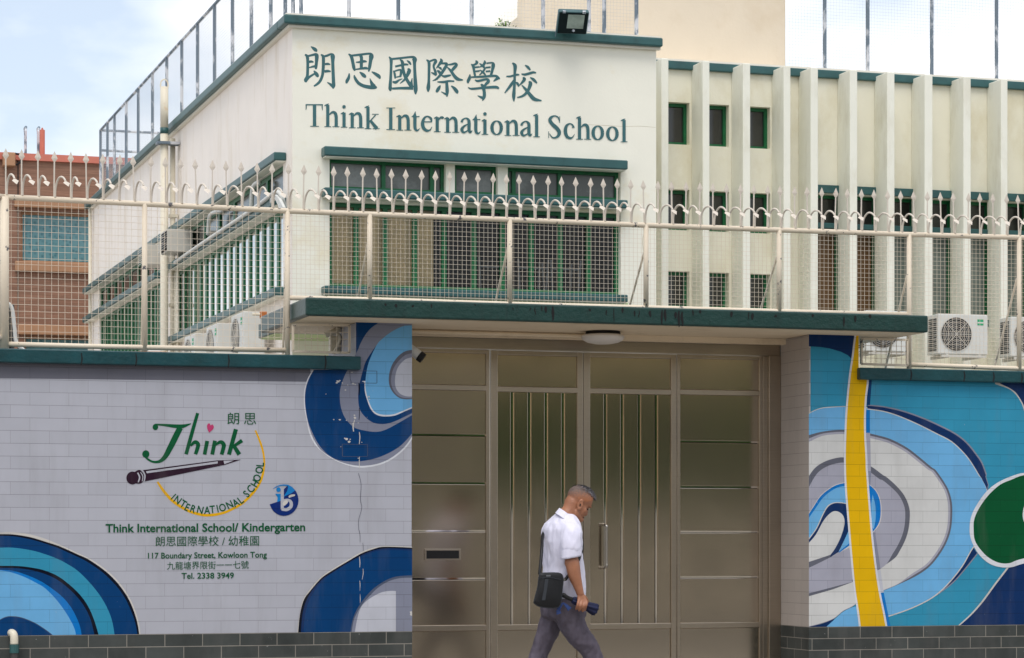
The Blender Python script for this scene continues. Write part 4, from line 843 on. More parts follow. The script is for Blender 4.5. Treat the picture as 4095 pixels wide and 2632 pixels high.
seq += [(ch, x + 2225, y + 137) for ch, x, y in (('t',133,364),('i',258,373),('o',376,380),('n',572,388),('a',782,398),('l',965,407),('S',1168,420),('c',1380,430),('h',1552,440),('o',1760,450),('o',1960,462),('l',2162,475))]
for ch, X_, Y_ in seq:
    for part in comp[ch]:
        g = GL[part]
        if g == 'dot': sg.disc((X_ + 46, Y_ - 284), 24, 24, SGN, 18); continue
        if g == 'o':
            sg.stroke([(X_ + 88 + 64*math.cos(t), Y_ - 102 - 92*math.sin(t), 15 + 31*abs(math.cos(t))**1.3) for t in [2*math.pi*i/16 for i in range(17)]], SGN, 3); continue
        for st in g: sg.stroke([(X_ + a, Y_ - b, w) for a, b, w in st], SGN)
sg.build('sign_lettering', school)
ck = Paint(YB, (0, 0), 1); CRK = paint('hairline_crack', (206, 196, 170), .9, .2, 5, bumps=0)
for a in ([(2330,498,1),(2420,502,1.6),(2500,506,1.3),(2560,505,1.8),(2622,510,1.3)], [(2585,900,2),(2570,960,2.5),(2578,1040,2)]): ck.stroke(a, CRK)
ck.build('hairline_crack', school)

# ------------------------------------------------------------------ left side face
def SX(x, y): return PX(x, y, XS)
YS1 = SX(384, 800).y; YEND = PX(366, 1200, XS).y
def sy(x): return PX(x, 1000, XS).y
def szz(x, y): return PX(x, y, XS).z
zA0, zA1 = szz(1134, 650), szz(1134, 617); zB0, zB1 = szz(1128, 830), szz(1128, 798); zC0, zC1 = szz(1122, 1192), szz(1122, 1160)
oS = Vector((XS, YB, 0))
yn0, yn1 = sy(1132) - YB, sy(708) - YB; yf0, yf1 = sy(648) - YB, sy(398) - YB
holes = [(yn0, yn1, zB1 + .05, zA0 - .02), (yn0, yn1, zC1, zB0 - .02), (yf0, yf1, zB1 + .05, zA0 - .02), (yf0, yf1, zC1, zB0 - .02)]
mb = MB(); wall_grid(mb, oS, UY, NL, YEND - YB, ZR, holes, .06); mb.build('side_wall', M['facade_side'], school)
def div(a, b, n): return [a + (b-a)*i/n for i in range(1, n)]
window(oS, UY, NL, yn0, yn1, zB1 + .05, zA0 - .02, .055, div(yn0, yn1, 7), M['dark_pane'], .06, .12, thick=.02)
window(oS, UY, NL, yf0, yf1, zB1 + .05, zA0 - .02, .055, div(yf0, yf1, 8), M['dark_pane'], .06, .12, thick=.02)
window(oS, UY, NL, yn0, yn1, zC1, zB0 - .02, .055, div(yn0, yn1, 17), M['clear'], .05, .135, thick=.016)
window(oS, UY, NL, yf0, yf1, zC1, zB0 - .02, .055, div(yf0, yf1, 17), M['clear'], .05, .16, thick=.018)
def blind(a0, a1, nm, lab, m):
    t = thing('window_blind', lab, 'blind', (XS + .2, YB + a0, zC1)); mb = MB(); k = int((a1-a0)/.12)
    for i in range(k):
        y = YB + a0 + (a1-a0)*(i + .5)/k; mb.box(XS + .08, XS + .09 + .006*(i % 2), y - .055, y + .055, zC1 + .02, zB0 - .03)
    mb.build('blind_slats', m, t)
blind(yn0 + 1.2, yn1, 'b', 'white vertical blind behind the green mullions of the nearer side window', M['white_blind'])
blind(yf0, yf1 - .2, 'b', 'dull grey blind behind the farther side window', paint('grey_blind', (150, 138, 132), .8, .35, 3))
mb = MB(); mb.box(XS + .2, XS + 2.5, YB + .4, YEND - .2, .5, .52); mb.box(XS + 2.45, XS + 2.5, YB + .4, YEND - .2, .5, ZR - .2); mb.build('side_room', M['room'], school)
def sledge(y0, y1, zb, zt, prot=.16):
    mb = MB(); mb.box(XS - prot, XS - .002, YB + y0, YB + y1, zb, zt); mb.build('ledge', M['teal'], school, bevel=.015)
    mb = MB(); mb.box(XS - prot + .03, XS - .002, YB + y0 + .02, YB + y1 - .02, zb - .012, zb + .004); mb.build('ledge_soffit', M['facade'], school)
yA1 = sy(362) - YB
sledge(yn0 - .2, yA1, zA0, zA1); sledge(yn0 - .2, yn1 + .25, zB0, zB1); sledge(yf0 - .2, yA1, zB0, zB1); sledge(yn0 - .2, yn1 + .25, zC0, zC1); 
# coping round both faces
mb = MB(); mb.box(XS - .13, XBR + .05, YB - .13, YB + .3, ZR, ZRT); mb.box(XS - .13, XS + .3, YB + .3, YEND + .1, ZR, ZRT)
mb.build('parapet_coping', M['teal'], school, bevel=.02)
mb = MB(); mb.box(XS - .10, XBR + .02, YB - .10, YB + .28, ZRT - .004, ZRT + .02); mb.box(XS - .10, XS + .28, YB + .28, YEND + .08, ZRT - .004, ZRT + .02)
mb.box(XS - .06, XBR + .04, YB - .06, YB - .002, ZR - .03, ZR + .004); mb.box(XS - .06, XS - .002, YB - .002, YEND + .06, ZR - .03, ZR + .004); mb.build('coping_screed', M['cream'], school)
mb = MB(); mb.box(XS + .3, XBR, YB + .3, YEND, ZR - .1, ZR - .05); mb.box(XS + .02, XS + 12, YEND - .1, YEND, 0, ZR - .06); mb.build('roof_slab', M['cream'], school)
# porch roof on the left of the front
XP0 = PY(1033, 1300, YB).x; zp1 = zw(1033, 1297, YB); zp0 = zw(1033, 1354, YB)
mb = MB(); mb.box(XP0, XS + 5.2, YB - 3.2, YB - .003, zp0, zp1); mb.build('porch_slab', M['teal_fascia'], school, bevel=.012)
mb = MB(); mb.box(XP0 + .03, XS + 5.1, YB - 3.15, YB - .003, zp0 - .012, zp0 + .01); mb.build('porch_soffit', M['lime'], school)

# ------------------------------------------------------------------ right wing with fins
YFN2 = YR - .42
zwt = zw(3355, 286, YR); zwb = zw(3355, 318, YR); XW1 = 24.5
oW = Vector((XBR, YR, 0)); wx = lambda v: xw(v, YR) - XBR
wins = []; smalls = []; talls = []
for a, b in ((2652, 2757), (2815, 2915), (2977, 3080)):
    for yt_, yb_ in ((412, 580), (760, 922), (1086, 1232)): smalls.append((wx(a), wx(b), zw(2757, yb_, YR), zw(2757, yt_, YR)))
tx = [(3258, 3366), (3413, 3515), (3562, 3668), (3712, 3816), (3866, 3966), (4016, 4118), (4166, 4270)]
for i, (a, b) in enumerate(tx):
    d = i * 4.6
    talls.append((wx(a), wx(b), zw(3320, 1255, YR), zw(3320, 778, YR)))
mb = MB(); wall_grid(mb, oW, UX, NF, XW1 - XBR, zwb, smalls + talls, .16); mb.build('wing_wall', M['wing'], school)
for h in smalls: window(oW, UX, NF, h[0], h[1], h[2], h[3], .155, [], M['dark_pane'], .045)
for h in talls:
    zm = zw(3320, 903, YR)
    f = window(oW, UX, NF, h[0], h[1], h[2], zm, .155, [], M['brown_pane'] if h in talls[:2] else M['tall_pane'], .05); window(oW, UX, NF, h[0], h[1], zm, h[3], .155, [], M['dark_pane'], .045)
    for za, zb_, pr in ((zw(3320, 743, YR), zw(3320, 774, YR), .06), (zw(3320, 893, YR), zw(3320, 914, YR), .03), (zw(3320, 1262, YR), zw(3320, 1290, YR), .06)):
        mb = MB(); mb.box(XBR + h[0] - .02, XBR + h[1] - .01, YR - pr, YR + (.12 if pr < .05 else -.002), zb_, za); mb.build('ledge', M['teal'], school, bevel=.006)
bl = thing('curtain', 'brown curtain in the first two tall windows of the finned wing', 'curtain', (XBR + wx(3320), YR + .2, 2))
fins = [(2645, 2674), (2810, 2838), (2971, 3001), (3134, 3162), (3242, 3272), (3399, 3429), (3548, 3578), (3698, 3730), (3853, 3883), (4003, 4030), (4152, 4182), (4302, 4332)]
for a, b in fins:
    x0, x1 = xw(a, YFN2), xw(b, YFN2); zt_ = zw((a+b)/2, 250 + (a - 2645)*.0535 + 8, YFN2)
    mb = MB(); zt_ = zwt - .05
    mb.box(x0, x1, YFN2, YR - .002, .2, zt_); mb.build('fin', M['fin'], school, bevel=.012)
mb = MB(); mb.box(XBR + .002, XW1, YR - .06, YR + .35, zwb, zwt); mb.build('wing_coping', M['teal'], school, bevel=.012)
mb = MB(); mb.box(XBR + .002, XW1, YR - .03, YR + .32, zwt - .002, zwt + .03); mb.box(XBR, XW1, YR + .35, YR + 8, zwb - .15, zwb - .05); mb.build('wing_roof', M['cream'], school)
bpy.data.objects.remove(bl); BASES.pop('curtain.001', None)
# ================================================================== roof fences
def roof_fence(label, posts, top, panels, loc):
    t = thing('roof_fence', label, 'fence', loc)
    for a, b in posts:
        mb = MB(); mb.tube([a, b], .027, 6); mb.build('post', M['roof_post'], t)
    for pts in top:
        mb = MB(); mb.tube(pts, .024, 6); mb.build('rail', M['roof_post'], t)
    for o, u, W, H in panels:
        mb = MB(); n = int(W/.045); k = int(H/.045)
        for i in range(1, n): p_ = o + u*(W*i/n); mb.tube([p_, p_ + Vector((0,0,H))], .0011, 3, cap=False)
        for j in range(1, k): p_ = o + Vector((0,0,H*j/k)); mb.tube([p_, p_ + u*W], .0011, 3, cap=False)
        mb.build('mesh_panel', M['roof_wire'], t)
    return t
XF = XS + .05; ZF0 = ZRT + .015; YE2 = PX(402, 1000, XF).y; ZF1 = PX(402, 521, XF).z
def ypx(x): return PX(x, 1000, XF).y
lp = [(Vector((XF, ypx(x), ZF0)), Vector((XF, ypx(x), ZF1))) for x in (402, 430, 458, 505, 553, 610, 667, 727, 790, 858, 930, 1005, 1083, 1141, 1172)]
YFF = YB + .08
fx = [xw(v, YFF) for v in (1204, 1395, 1593, 1886, 2172, 2355, 2416, 2545)]
lp += [(Vector((x, YFF, ZF0)), Vector((x, YFF, ZF1))) for x in fx]
back = [Vector((XF, YE2, ZF0)), Vector((XF + 4.2, YE2, ZF0))]
lp += [(Vector((XF + d, YE2, ZF0)), Vector((XF + d, YE2, ZF1))) for d in (1.1, 2.2, 3.3, 4.2)]
roof_fence('tall wire mesh fence with peeling grey posts on the name block roof', lp,
  [[Vector((XF, ypx(1172), ZF1)), Vector((XF, YE2, ZF1))], [Vector((XF, YFF, ZF1)), Vector((fx[-1], YFF, ZF1))], [Vector((XF, YE2, ZF1)), Vector((XF + 4.2, YE2, ZF1))], [Vector((XF, YE2, (ZF0+ZF1)/2 + .25)), Vector((XF + 4.2, YE2, (ZF0+ZF1)/2 + .25))]],
  [(Vector((XF, YFF, ZF0)), Vector((0,1,0)), YE2 - YFF, ZF1 - ZF0), (Vector((XF, YFF, ZF0)), Vector((1,0,0)), fx[-1] - XF, ZF1 - ZF0), (Vector((XF, YE2, ZF0)), Vector((1,0,0)), 4.2, ZF1 - ZF0)], (XF, YB, ZF0))
YF3 = YR + .2; wxs = [xw(v, YF3) for v in (3298, 3470, 3726, 3985, 4240)]; ZW0 = zwt + .02
roof_fence('wire mesh fence with grey posts on the finned wing roof, right of the beige tower',
  [(Vector((x, YF3, ZW0)), Vector((x, YF3, ZW0 + 3.2))) for x in wxs], [[Vector((xw(3145, YF3), YF3, ZW0 + 3.2)), Vector((wxs[-1], YF3, ZW0 + 3.2))]],
  [(Vector((xw(3146, YF3), YF3, ZW0)), Vector((1,0,0)), wxs[-1] - xw(3146, YF3), 3.2)], (wxs[0], YF3, ZW0))

# ------------------------------------------------------------------ buildings behind
YT = YR + .55
t = thing('stair_tower', 'plain beige rendered tower rising behind the roof line', 'tower', (xw(2780, YT), YT, 0))
mb = MB(); mb.box(xw(2412, YT), xw(3143, YT), YT, YT + 4, 0, 11.5); mb.build('tower_wall', M['tower'], t, bevel=.02)
mb = MB(); mb.box(XBR + .1, xw(3143, YT) - .0, YR + .36, YT - .003, zwt - .1, zwt + .02); mb.build('tower_foot', M['cream'], t)
YC = 38.0
t = thing('rear_building', 'cream building with a sloping parapet seen through the roof mesh', 'building', (xw(2300, YC), YC, 0))
mb = MB(); a = [xw(v, YC) for v in (2040, 2150, 2260, 2420)]; z = lambda x, y: zw(x, y, YC)
mb.loft([[Vector((a[0], y, 0)), Vector((a[3], y, 0)), Vector((a[3], y, z(2040, -260))), Vector((a[2], y, z(2040, -120))), Vector((a[1], y, z(2145, 0))), Vector((a[0], y, z(2040, 92)))] for y in (YC, YC + 5)])
mb.build('wall', M['cream'], t)
mb = MB()
for v in (2262, 2395): mb.tube([(xw(v, YC-.1), YC - .1, 5), (xw(v, YC-.1), YC - .1, 13)], .06, 8)
mb.build('downpipe', M['pipe'], t)
mb = MB(); mb.box(xw(2290, YC), xw(2345, YC), YC - .03, YC - .002, z(2300, 60), z(2300, -60)); mb.build('pale_door', M['white_plastic'], t)

# potted shrub on the roof
leafm = []
for i, c in enumerate(((70, 104, 36), (46, 76, 26), (112, 152, 52))): leafm.append(paint('leaf_green_%d' % i, c, .6, .3, 20, bumps=0))
def leaves(mb, n, fn, size, rnd, mats=3):
    for _ in range(n):
        c = fn(); d = Vector((rnd.gauss(0,1), rnd.gauss(0,1), rnd.gauss(0,.8))).normalized(); s = d.orthogonal().normalized(); s.rotate(Matrix.Rotation(rnd.uniform(0, 6.28), 3, d)); w = d.cross(s)
        l = size*rnd.uniform(.6, 1.3); mb.add([c - s*l, c + w*l*.4, c + s*l, c - w*l*.4], [(0,1,2,3)], rnd.randrange(mats))
rnd = random.Random(4); sc_ = PY(2010, 104, 37.2)
t = thing('roof_shrub', 'small green shrub in a tray on the roof behind the mesh', 'plant', (sc_.x, sc_.y, sc_.z - .25))
mb = MB(); leaves(mb, 260, lambda: sc_ + Vector((rnd.gauss(0,.07), rnd.gauss(0,.08), rnd.gauss(-.03,.045))), .026, rnd); mb.build('foliage', leafm, t)
mb = MB(); mb.box(sc_.x - .16, sc_.x + .2, sc_.y - .12, sc_.y + .12, sc_.z - .3, sc_.z - .1); mb.build('tray', M['grey_plastic'], t)
mb = MB(); mb.box(sc_.x - .16, sc_.x + .2, sc_.y - .12, sc_.y + .3, ZR, sc_.z - .3); mb.build('plinth', M['cream'], t)

# brown clad building on the left
YK = 52.0
def cladding():
    m, nt, b = newmat('brown_wood_cladding'); b.inputs['Roughness'].default_value = .6
    f = ramp(nt, wnoise(nt, 3.0, 6, .7, (.35, .35, 9)), .3, .72)
    col = mixc(nt, f, rgba((152, 112, 90)), rgba((108, 76, 58)))
    g = ramp(nt, wnoise(nt, 9, 3, .6, (.3, .3, 12), (4,2,9)), .55, .75, (0,0,0,1), (.6,.6,.6,1)); col = mixc(nt, g, col, rgba((176, 138, 112)))
    nt.links.new(col, b.inputs['Base Color']); return m
M['clad'] = cladding(); M['clad_trim'] = paint('tan_cladding_trim', (172, 130, 98), .6, .12, 4); M['brick_red'] = paint('red_roof_edge', (196, 116, 98), .7, .1, 4)
def tealglass():
    m, nt, b = newmat('teal_patterned_glass'); b.inputs['Roughness'].default_value = .18; b.inputs['Specular IOR Level'].default_value = .6
    v = N(nt, 'ShaderNodeTexVoronoi'); v.inputs['Scale'].default_value = 11; g = N(nt, 'ShaderNodeNewGeometry'); nt.links.new(g.outputs['Position'], v.inputs['Vector'])
    col = mixc(nt, ramp(nt, v.outputs['Distance'], .0, .5), rgba((56, 104, 114)), rgba((96, 142, 148))); nt.links.new(col, b.inputs['Base Color']); return m
M['tealglass'] = tealglass()
t = thing('clad_building', 'brown wood clad building with teal patterned windows at the far left', 'building', (xw(200, YK), YK, 0))
zk = lambda x, y: zw(x, y, YK); zkt = zk(212, 648)
wx0, wx1 = xw(82, YK), xw(440, YK)
k0 = 4.92; hs = [(wx0 - k0, wx1 - k0, zk(200, 1052), zk(200, 846)), (xw(96, YK) - k0, wx1 - k0, zk(200, 1560), zk(200, 1343))]
mb = MB(); wall_grid(mb, Vector((k0, YK, 0)), UX, NF, 11 - k0, zkt, hs, .25); mb.build('wall', M['clad'], t)
for h in hs: window(Vector((k0, YK, 0)), UX, NF, h[0], h[1], h[2], h[3], .22, [], M['tealglass'], .06, parent=t, frame_mat=M['clad_trim'])
mb = MB(); mb.box(k0, 11, YK - .08, YK + 8, zkt, zkt + .14); mb.build('roof_edge', M['brick_red'], t)
for ya, yb, xa_ in ((800, 836, 56), (1050, 1090, 58), (1302, 1342, 70)):
    mb = MB(); mb.box(xw(xa_, YK), 11, YK - .12, YK - .003, zk(200, yb), zk(200, ya)); mb.build('trim_band', M['clad_trim'], t, bevel=.02)
mb = MB()
for v in (72,): mb.box(xw(v, YK) - .01, xw(v, YK) + .01, YK - .012, YK - .002, 0, zkt - .01)
mb.build('joint', M['black'], t)
def hoop(x0, x1, y0, lab):
    t = thing('roof_pipe', lab, 'pipe', (xw(x0, YK+1), YK + 1, zkt)); p0, p1 = xw(x0, YK+1), xw(x1, YK+1); z1 = zw(x0, y0, YK+1)
    mb = MB(); mb.tube([(p0, YK+1, zkt), (p0, YK+1, z1-.1), (p0+.02, YK+1.1, z1), (p1-.02, YK+1.3, z1), (p1, YK+1.4, z1-.1), (p1, YK+1.4, zkt)], .028, 8); mb.build('bent_pipe', M['roof_post'], t)
hoop(102, 110, 505, 'grey hooped pipe standing alone on the brown building roof'); hoop(154, 162, 507, 'grey hooped pipe beside the red pole on the brown roof')
t = thing('roof_pole', 'salmon red pole on the brown clad building roof', 'pole', (xw(170, YK+.8), YK + .8, zkt))
mb = MB(); mb.tube([(xw(169, YK+.8), YK+.8, zkt), (xw(169, YK+.8), YK+.8, zw(169, 520, YK+.8))], .055, 10); mb.build('shaft', M['brick_red'], t); 
mb = MB(); mb.tube(spline([(xw(165.5, YK+.8), YK+.8, zw(169, 520, YK+.8)), (xw(169, YK+.8), YK+.8, zw(169, 512, YK+.8)), (xw(172.5, YK+.8), YK+.8, zw(169, 520, YK+.8))], 4), .012, 6); mb.build('ring', M['brick_red'], t)
q = PY(42, 636, YK - .3)
t = thing('roof_lamp', 'small brown box lamp with a black bracket on the brown building corner', 'lamp', tuple(q))
mb = MB(); mb.box(q.x - .14, q.x + .1, q.y, q.y + .25, q.z - .14, q.z + .14); mb.build('lamp_box', M['clad_trim'], t, bevel=.02)
mb = MB(); mb.tube(spline([(q.x + .1, q.y + .1, q.z + .13), (q.x + .2, q.y + .1, q.z + .1), (q.x + .22, q.y + .1, q.z - .02), (q.x + .12, q.y + .1, q.z - .1)], 4), .02, 6); mb.build('bracket', M['black'], t)

# ------------------------------------------------------------------ floodlight on the roof edge
q = PY(2290, 90, YB - .35); sc = 1/300.
fl_ = thing('flood_light', 'grey flood light tilted down on the parapet above the school name', 'lamp', (q.x, YB - .1, ZRT))
rot = Matrix.Rotation(R(-52), 3, 'X') @ Matrix.Rotation(R(0), 3, 'Z'); rz = Matrix.Rotation(R(-8), 3, 'Z')
def fbox(mb, x0, x1, y0, y1, z0, z1):
    m2 = MB(); m2.box(x0, x1, y0, y1, z0, z1); mb.add([q + rz @ (Matrix.Rotation(R(38), 3, 'X') @ v) for v in m2.v], m2.f)
mb = MB(); fbox(mb, -.20, .20, -.02, .07, -.16, .16); fbox(mb, -.11, .11, .07, .13, -.1, .1); mb.build('housing', paint('flood_light_teal_metal', (58, 92, 96), .4, .1, 8), fl_, bevel=.02)
mb = MB(); fbox(mb, -.185, .185, -.024, -.019, -.145, .145); mb.build('lamp_face', paint('flood_black_face', (26, 34, 36), .12, .2, 6, bumps=0), fl_)
mb = MB(); fbox(mb, -.075, .14, -.030, -.0245, -.07, .12); mb.build('reflector', paint('flood_reflector', (196, 208, 196), .15, .4, 9, bumps=0, metal=.3), fl_)
mb = MB()
for sx_ in (-.13, .13): fbox(mb, sx_ - .02, sx_ + .02, -.035, .0, .14, .17)
fbox(mb, -.2, -.19, .02, .05, -.22, .0); mb.build('clip', M['roof_post'], fl_)
mb = MB(); mb.tube([q + Vector((.02, .02, -.1)), (q.x + .03, YB - .05, ZRT + .03), (q.x + .03, YB - .05, ZRT + .02)], .018, 6); mb.box(q.x - .05, q.x + .1, YB - .12, YB + .05, ZRT + .02, ZRT + .035); mb.build('bracket', M['roof_post'], fl_)

# ------------------------------------------------------------------ air conditioners
def ac_unit(loc, facing, lab, W=.86, H=.62, D=.32, group=None, stand=True):
    """outdoor unit; built facing -Y then turned about its base"""
    t = thing('air_conditioner', lab, 'air conditioner', loc, group); L = Vector(loc)
    Rm = Matrix.Rotation(facing, 3, 'Z')
    def T(mb, name, m, par, **k):
        mb.v = [L + Rm @ v for v in mb.v]; return mb.build(name, m, par, **k)
    mb = MB(); mb.box(-W/2, W/2, 0, D, .05, H); T(mb, 'casing', M['white_plastic'], t, bevel=.012)
    cx_, cz_, rr = -W*.14, .05 + (H-.05)*.5, H*.385
    mb = MB(); n = 32; mb.add([Vector((cx_ + rr*math.cos(6.2832*i/n), -.003, cz_ + rr*math.sin(6.2832*i/n))) for i in range(n)], [tuple(range(n))]); f = T(mb, 'fan_opening', M['black'], t)
    mb = MB()
    for i in range(1, 10):
        mb.tube([Vector((cx_ + rr*i/9*math.cos(6.2832*k/28), -.012, cz_ + rr*i/9*math.sin(6.2832*k/28))) for k in range(29)], .003, 4, cap=False)
    for k in range(8): mb.tube([Vector((cx_, -.014, cz_)), Vector((cx_ + rr*math.cos(6.2832*k/8), -.012, cz_ + rr*math.sin(6.2832*k/8)))], .004, 4)
    T(mb, 'fan_grille', M['grey_plastic'], t)
    mb = MB()
    for k in range(4):
        a = 6.2832*k/4 + .3; c_, s_ = math.cos(a), math.sin(a)
        mb.add([Vector((cx_ + c_*.04, -.005, cz_ + s_*.04)), Vector((cx_ + rr*.85*math.cos(a-.3), -.007, cz_ + rr*.85*math.sin(a-.3))), Vector((cx_ + rr*.85*math.cos(a+.4), -.006, cz_ + rr*.85*math.sin(a+.4)))], [(0,1,2)])
    T(mb, 'fan_blades', M['dark_grille'], f)
    mb = MB(); mb.box(W*.29, W*.41, -.004, -.001, H*.76, H*.9); T(mb, 'energy_sticker', M['green_sticker'], t)
    mb = MB(); mb.box(W*.29, W*.41, -.0045, -.0035, H*.81, H*.835); T(mb, 'sticker_bar', M['white_plastic'], t)
    mb = MB()
    for i in range(16): z_ = .1 + (H-.15)*i/16; mb.box(-W/2 - .004, -W/2 + .002, .05, D - .05, z_, z_ + .018)
    T(mb, 'side_louvres', M['dark_grille'], t)
    mb = MB(); mb.box(-W*.35, -W*.3, -.02, D + .12, 0, .05); mb.box(W*.3, W*.35, -.02, D + .12, 0, .05); mb.box(-W*.45, W*.45, -.03, -.01, .01, .04); T(mb, 'mounting_bracket', M['grey_plastic'], t)
    return t
YA = 31.15
def ac_right(xl, xr, yb, lab):
    a = PY(xl, yb, YA); b = PY(xr, yb, YA); ac_unit(((a.x+b.x)/2, YA, a.z - .0), 0, lab, W=b.x - a.x, H=.60, D=.34, group='outdoor units along the finned wing')
ac_right(3752, 3950, 1430, 'outdoor unit with green sticker under the tall windows right of the canopy end')
ac_right(4042, 4240, 1440, 'outdoor unit cut off by the right edge of the photo')
ac_right(3462, 3648, 1418, 'outdoor unit half hidden behind the small mesh under the canopy end')
XA0 = 6.35; Zac = 1.3 + 925*32.44/10080
for Y_, lab in ((32.4, 'outdoor unit on the side wall nearest the front corner, beside an orange switch'), (34.2, 'middle outdoor unit of three on the pinkish side wall'), (35.95, 'outdoor unit on the pinkish side wall farthest from the front corner')):
    ac_unit((XA0, Y_, Zac - .66), R(-90), lab, W=.82, H=.66, D=.28, group='outdoor units on the side wall')
q = PY(1054, 1257, 31.6); t = thing('switch_box', 'small orange isolator box beside the nearest side wall outdoor unit', 'electrical box', tuple(q))
mb = MB(); mb.box(q.x - .04, q.x + .045, q.y, q.y + .06, q.z - .05, q.z + .04); mb.build('box_body', M['rust'], t, bevel=.006); mb = MB(); mb.tube([(q.x - .14, q.y + .03, q.z), (q.x - .03, q.y + .03, q.z)], .02, 8); mb.build('conduit', M['pipe'], t)
# vent boxes
def vent(x0, Y0, Y1, za, zb_, lab):
    t = thing('vent_box', lab, 'vent', (x0, Y0, za)); mb = MB(); mb.box(x0, XS - .002, Y0, Y1, za, zb_); mb.build('casing', M['grey_plastic'], t, bevel=.01)
    mb = MB(); k = 8
    mb.box(x0 - .002, x0 - .0005, Y0 + .02, Y1 - .02, za + .02, zb_ - .02); mb.build('opening', M['black'], t); mb = MB()
    for i in range(k): z_ = za + .03 + (zb_-za-.06)*i/k; mb.add([(x0-.003, Y0, z_+.035), (x0-.05, Y0, z_), (x0-.05, Y1, z_), (x0-.003, Y1, z_+.035), (x0-.003, Y0, z_+.042), (x0-.05, Y0, z_+.008), (x0-.05, Y1, z_+.008), (x0-.003, Y1, z_+.042)], [(0,1,2,3),(7,6,5,4),(0,4,5,1),(2,6,7,3),(1,5,6,2),(3,7,4,0)])
    mb.build('louvre', M['white_plastic'], t)
vent(6.38, 38.05, 38.6, zw(700, 1006, 38.05), zw(700, 916, 38.05), 'grey louvred vent box nearer the front corner, between two ledges')
vent(6.36, 39.85, 40.4, zw(620, 1058, 39.85), zw(620, 978, 39.85), 'grey louvred vent box behind the nearer one, left of the drain stack')
# drain stack rising above the roof
XD = XS - .24
YD = 39.2; YD = PX(657, 1000, XD).y
t = thing('drain_stack', 'cream drain stack on the side wall rising above the roof edge', 'pipe', (XD, YD, 0))
zt_ = PX(657, 348, XD).z; zb2_ = PX(657, 512, XD).z; zb3 = PX(657, 535, XD).z
mb = MB(); mb.tube([(XD, YD, .2), (XD, YD, zb3)], .062, 12); mb.build('lower_pipe', M['pipe'], t, smooth=True)
mb = MB(); mb.tube([(XD, YD, zb3), (XD, YD, zb2_)], .066, 12); mb.build('teal_band', M['teal'], t, smooth=True)
mb = MB(); mb.tube([(XD, YD, zb2_), (XD, YD, zt_)], .062, 12); mb.build('upper_pipe', M['pipe'], t, smooth=True)
mb = MB(); mb.tube(spline([(XD - .06, YD, zt_), (XD - .05, YD, zt_ + .08), (XD, YD, zt_ + .12), (XD + .05, YD, zt_ + .08), (XD + .06, YD, zt_)], 4), .012, 6); mb.build('wire_hoop', M['pipe'], t)
mb = MB(); mb.box(XD - .12, XS - .01, YD - .1, YD + .1, zb3 - .17, zb3 - .13); mb.build('clamp', M['roof_post'], t)
YQ = PX(690, 1000, XS - .09).y
t = thing('downpipe', 'thin cream downpipe beside the drain stack on the side wall', 'pipe', (XS - .09, YQ, 0))
mb = MB(); mb.tube([(XS - .09, YQ, .2), (XS - .09, YQ, zb3 - .05)], .045, 8); mb.build('pipe_run', M['pipe'], t, smooth=True)
mb = MB(); 
for z_ in (3.2, 5.0, 6.4): mb.box(XS - .15, XS - .01, YQ - .06, YQ + .06, z_, z_ + .05)
mb.build('clip', M['pipe'], t)
t = thing('downpipe', 'bunch of three thin pipes on the side wall below the vent boxes', 'pipe', (XS - .06, YD - 2.0, 0))
mb = MB()
YQ = [PX(v, 1000, XS - .06).y for v in (697, 704, 711)]
for y_ in YQ: mb.tube([(XS - .06, y_, .2), (XS - .06, y_, zB0 - .05)], .028, 8)
mb.build('pipe_run', M['pipe'], t, smooth=True)
mb = MB(); mb.box(XS - .1, XS - .01, min(YQ) - .05, max(YQ) + .05, 4.2, 4.26); mb.build('clip', M['grey_plastic'], t)
t = thing('downpipe', 'pale downpipe at the far end of the pinkish side wall', 'pipe', (XS - .06, YEND - .25, 0))
mb = MB(); mb.tube([(XS - .06, YEND - .25, .2), (XS - .06, YEND - .25, zw(372, 810, YEND))], .035, 8); mb.build('pipe_run', M['pipe'], t, smooth=True)
mb = MB(); mb.box(XS - .1, XS - .01, YEND - .3, YEND - .2, 5, 5.06); mb.build('clip', M['grey_plastic'], t)
# white service pipes looping over the middle ledge
t = thing('service_pipes', 'white insulated pipes looping over the teal ledge at the side wall corner', 'pipe', (XS - .1, YB + .6, zB1))
S3 = lambda x, y, X: PX(x, y, X)
mb = MB(); mb.tube(spline([S3(700, 1050, XS-.18), S3(800, 980, XS-.18), S3(1000, 845, XS-.18), S3(1095, 772, XS-.18), S3(1112, 768, XS-.18), S3(1126, 785, XS-.18), S3(1140, 830, XS-.12)], 6), .028, 8); mb.build('long_pipe', M['white_plastic'], t, smooth=True)
for k in range(3):
    mb = MB(); mb.tube(spline([S3(1085, 800 + k*4, XS-.2), S3(1100, 786 + k*4, XS-.2), S3(1116 - k*4, 792 + k*3, XS-.2), S3(1138 - k*6, 835 + k*3, XS-.2)], 5), .022, 8); mb.build('short_pipe', M['white_plastic'], t, smooth=True)
mb = MB(); mb.tube(spline([S3(1005, 830, XS-.1), S3(1010, 760, XS-.1), S3(1022, 735, XS-.1), S3(1040, 730, XS-.06)], 5), .03, 8); mb.build('riser_pipe', M['white_plastic'], t, smooth=True)
mb = MB(); mb.tube(spline([S3(832, 940, XS-.1), S3(838, 870, XS-.1), S3(856, 850, XS-.1), S3(890, 842, XS-.06)], 5), .03, 8); mb.build('riser_pipe', M['white_plastic'], t, smooth=True)
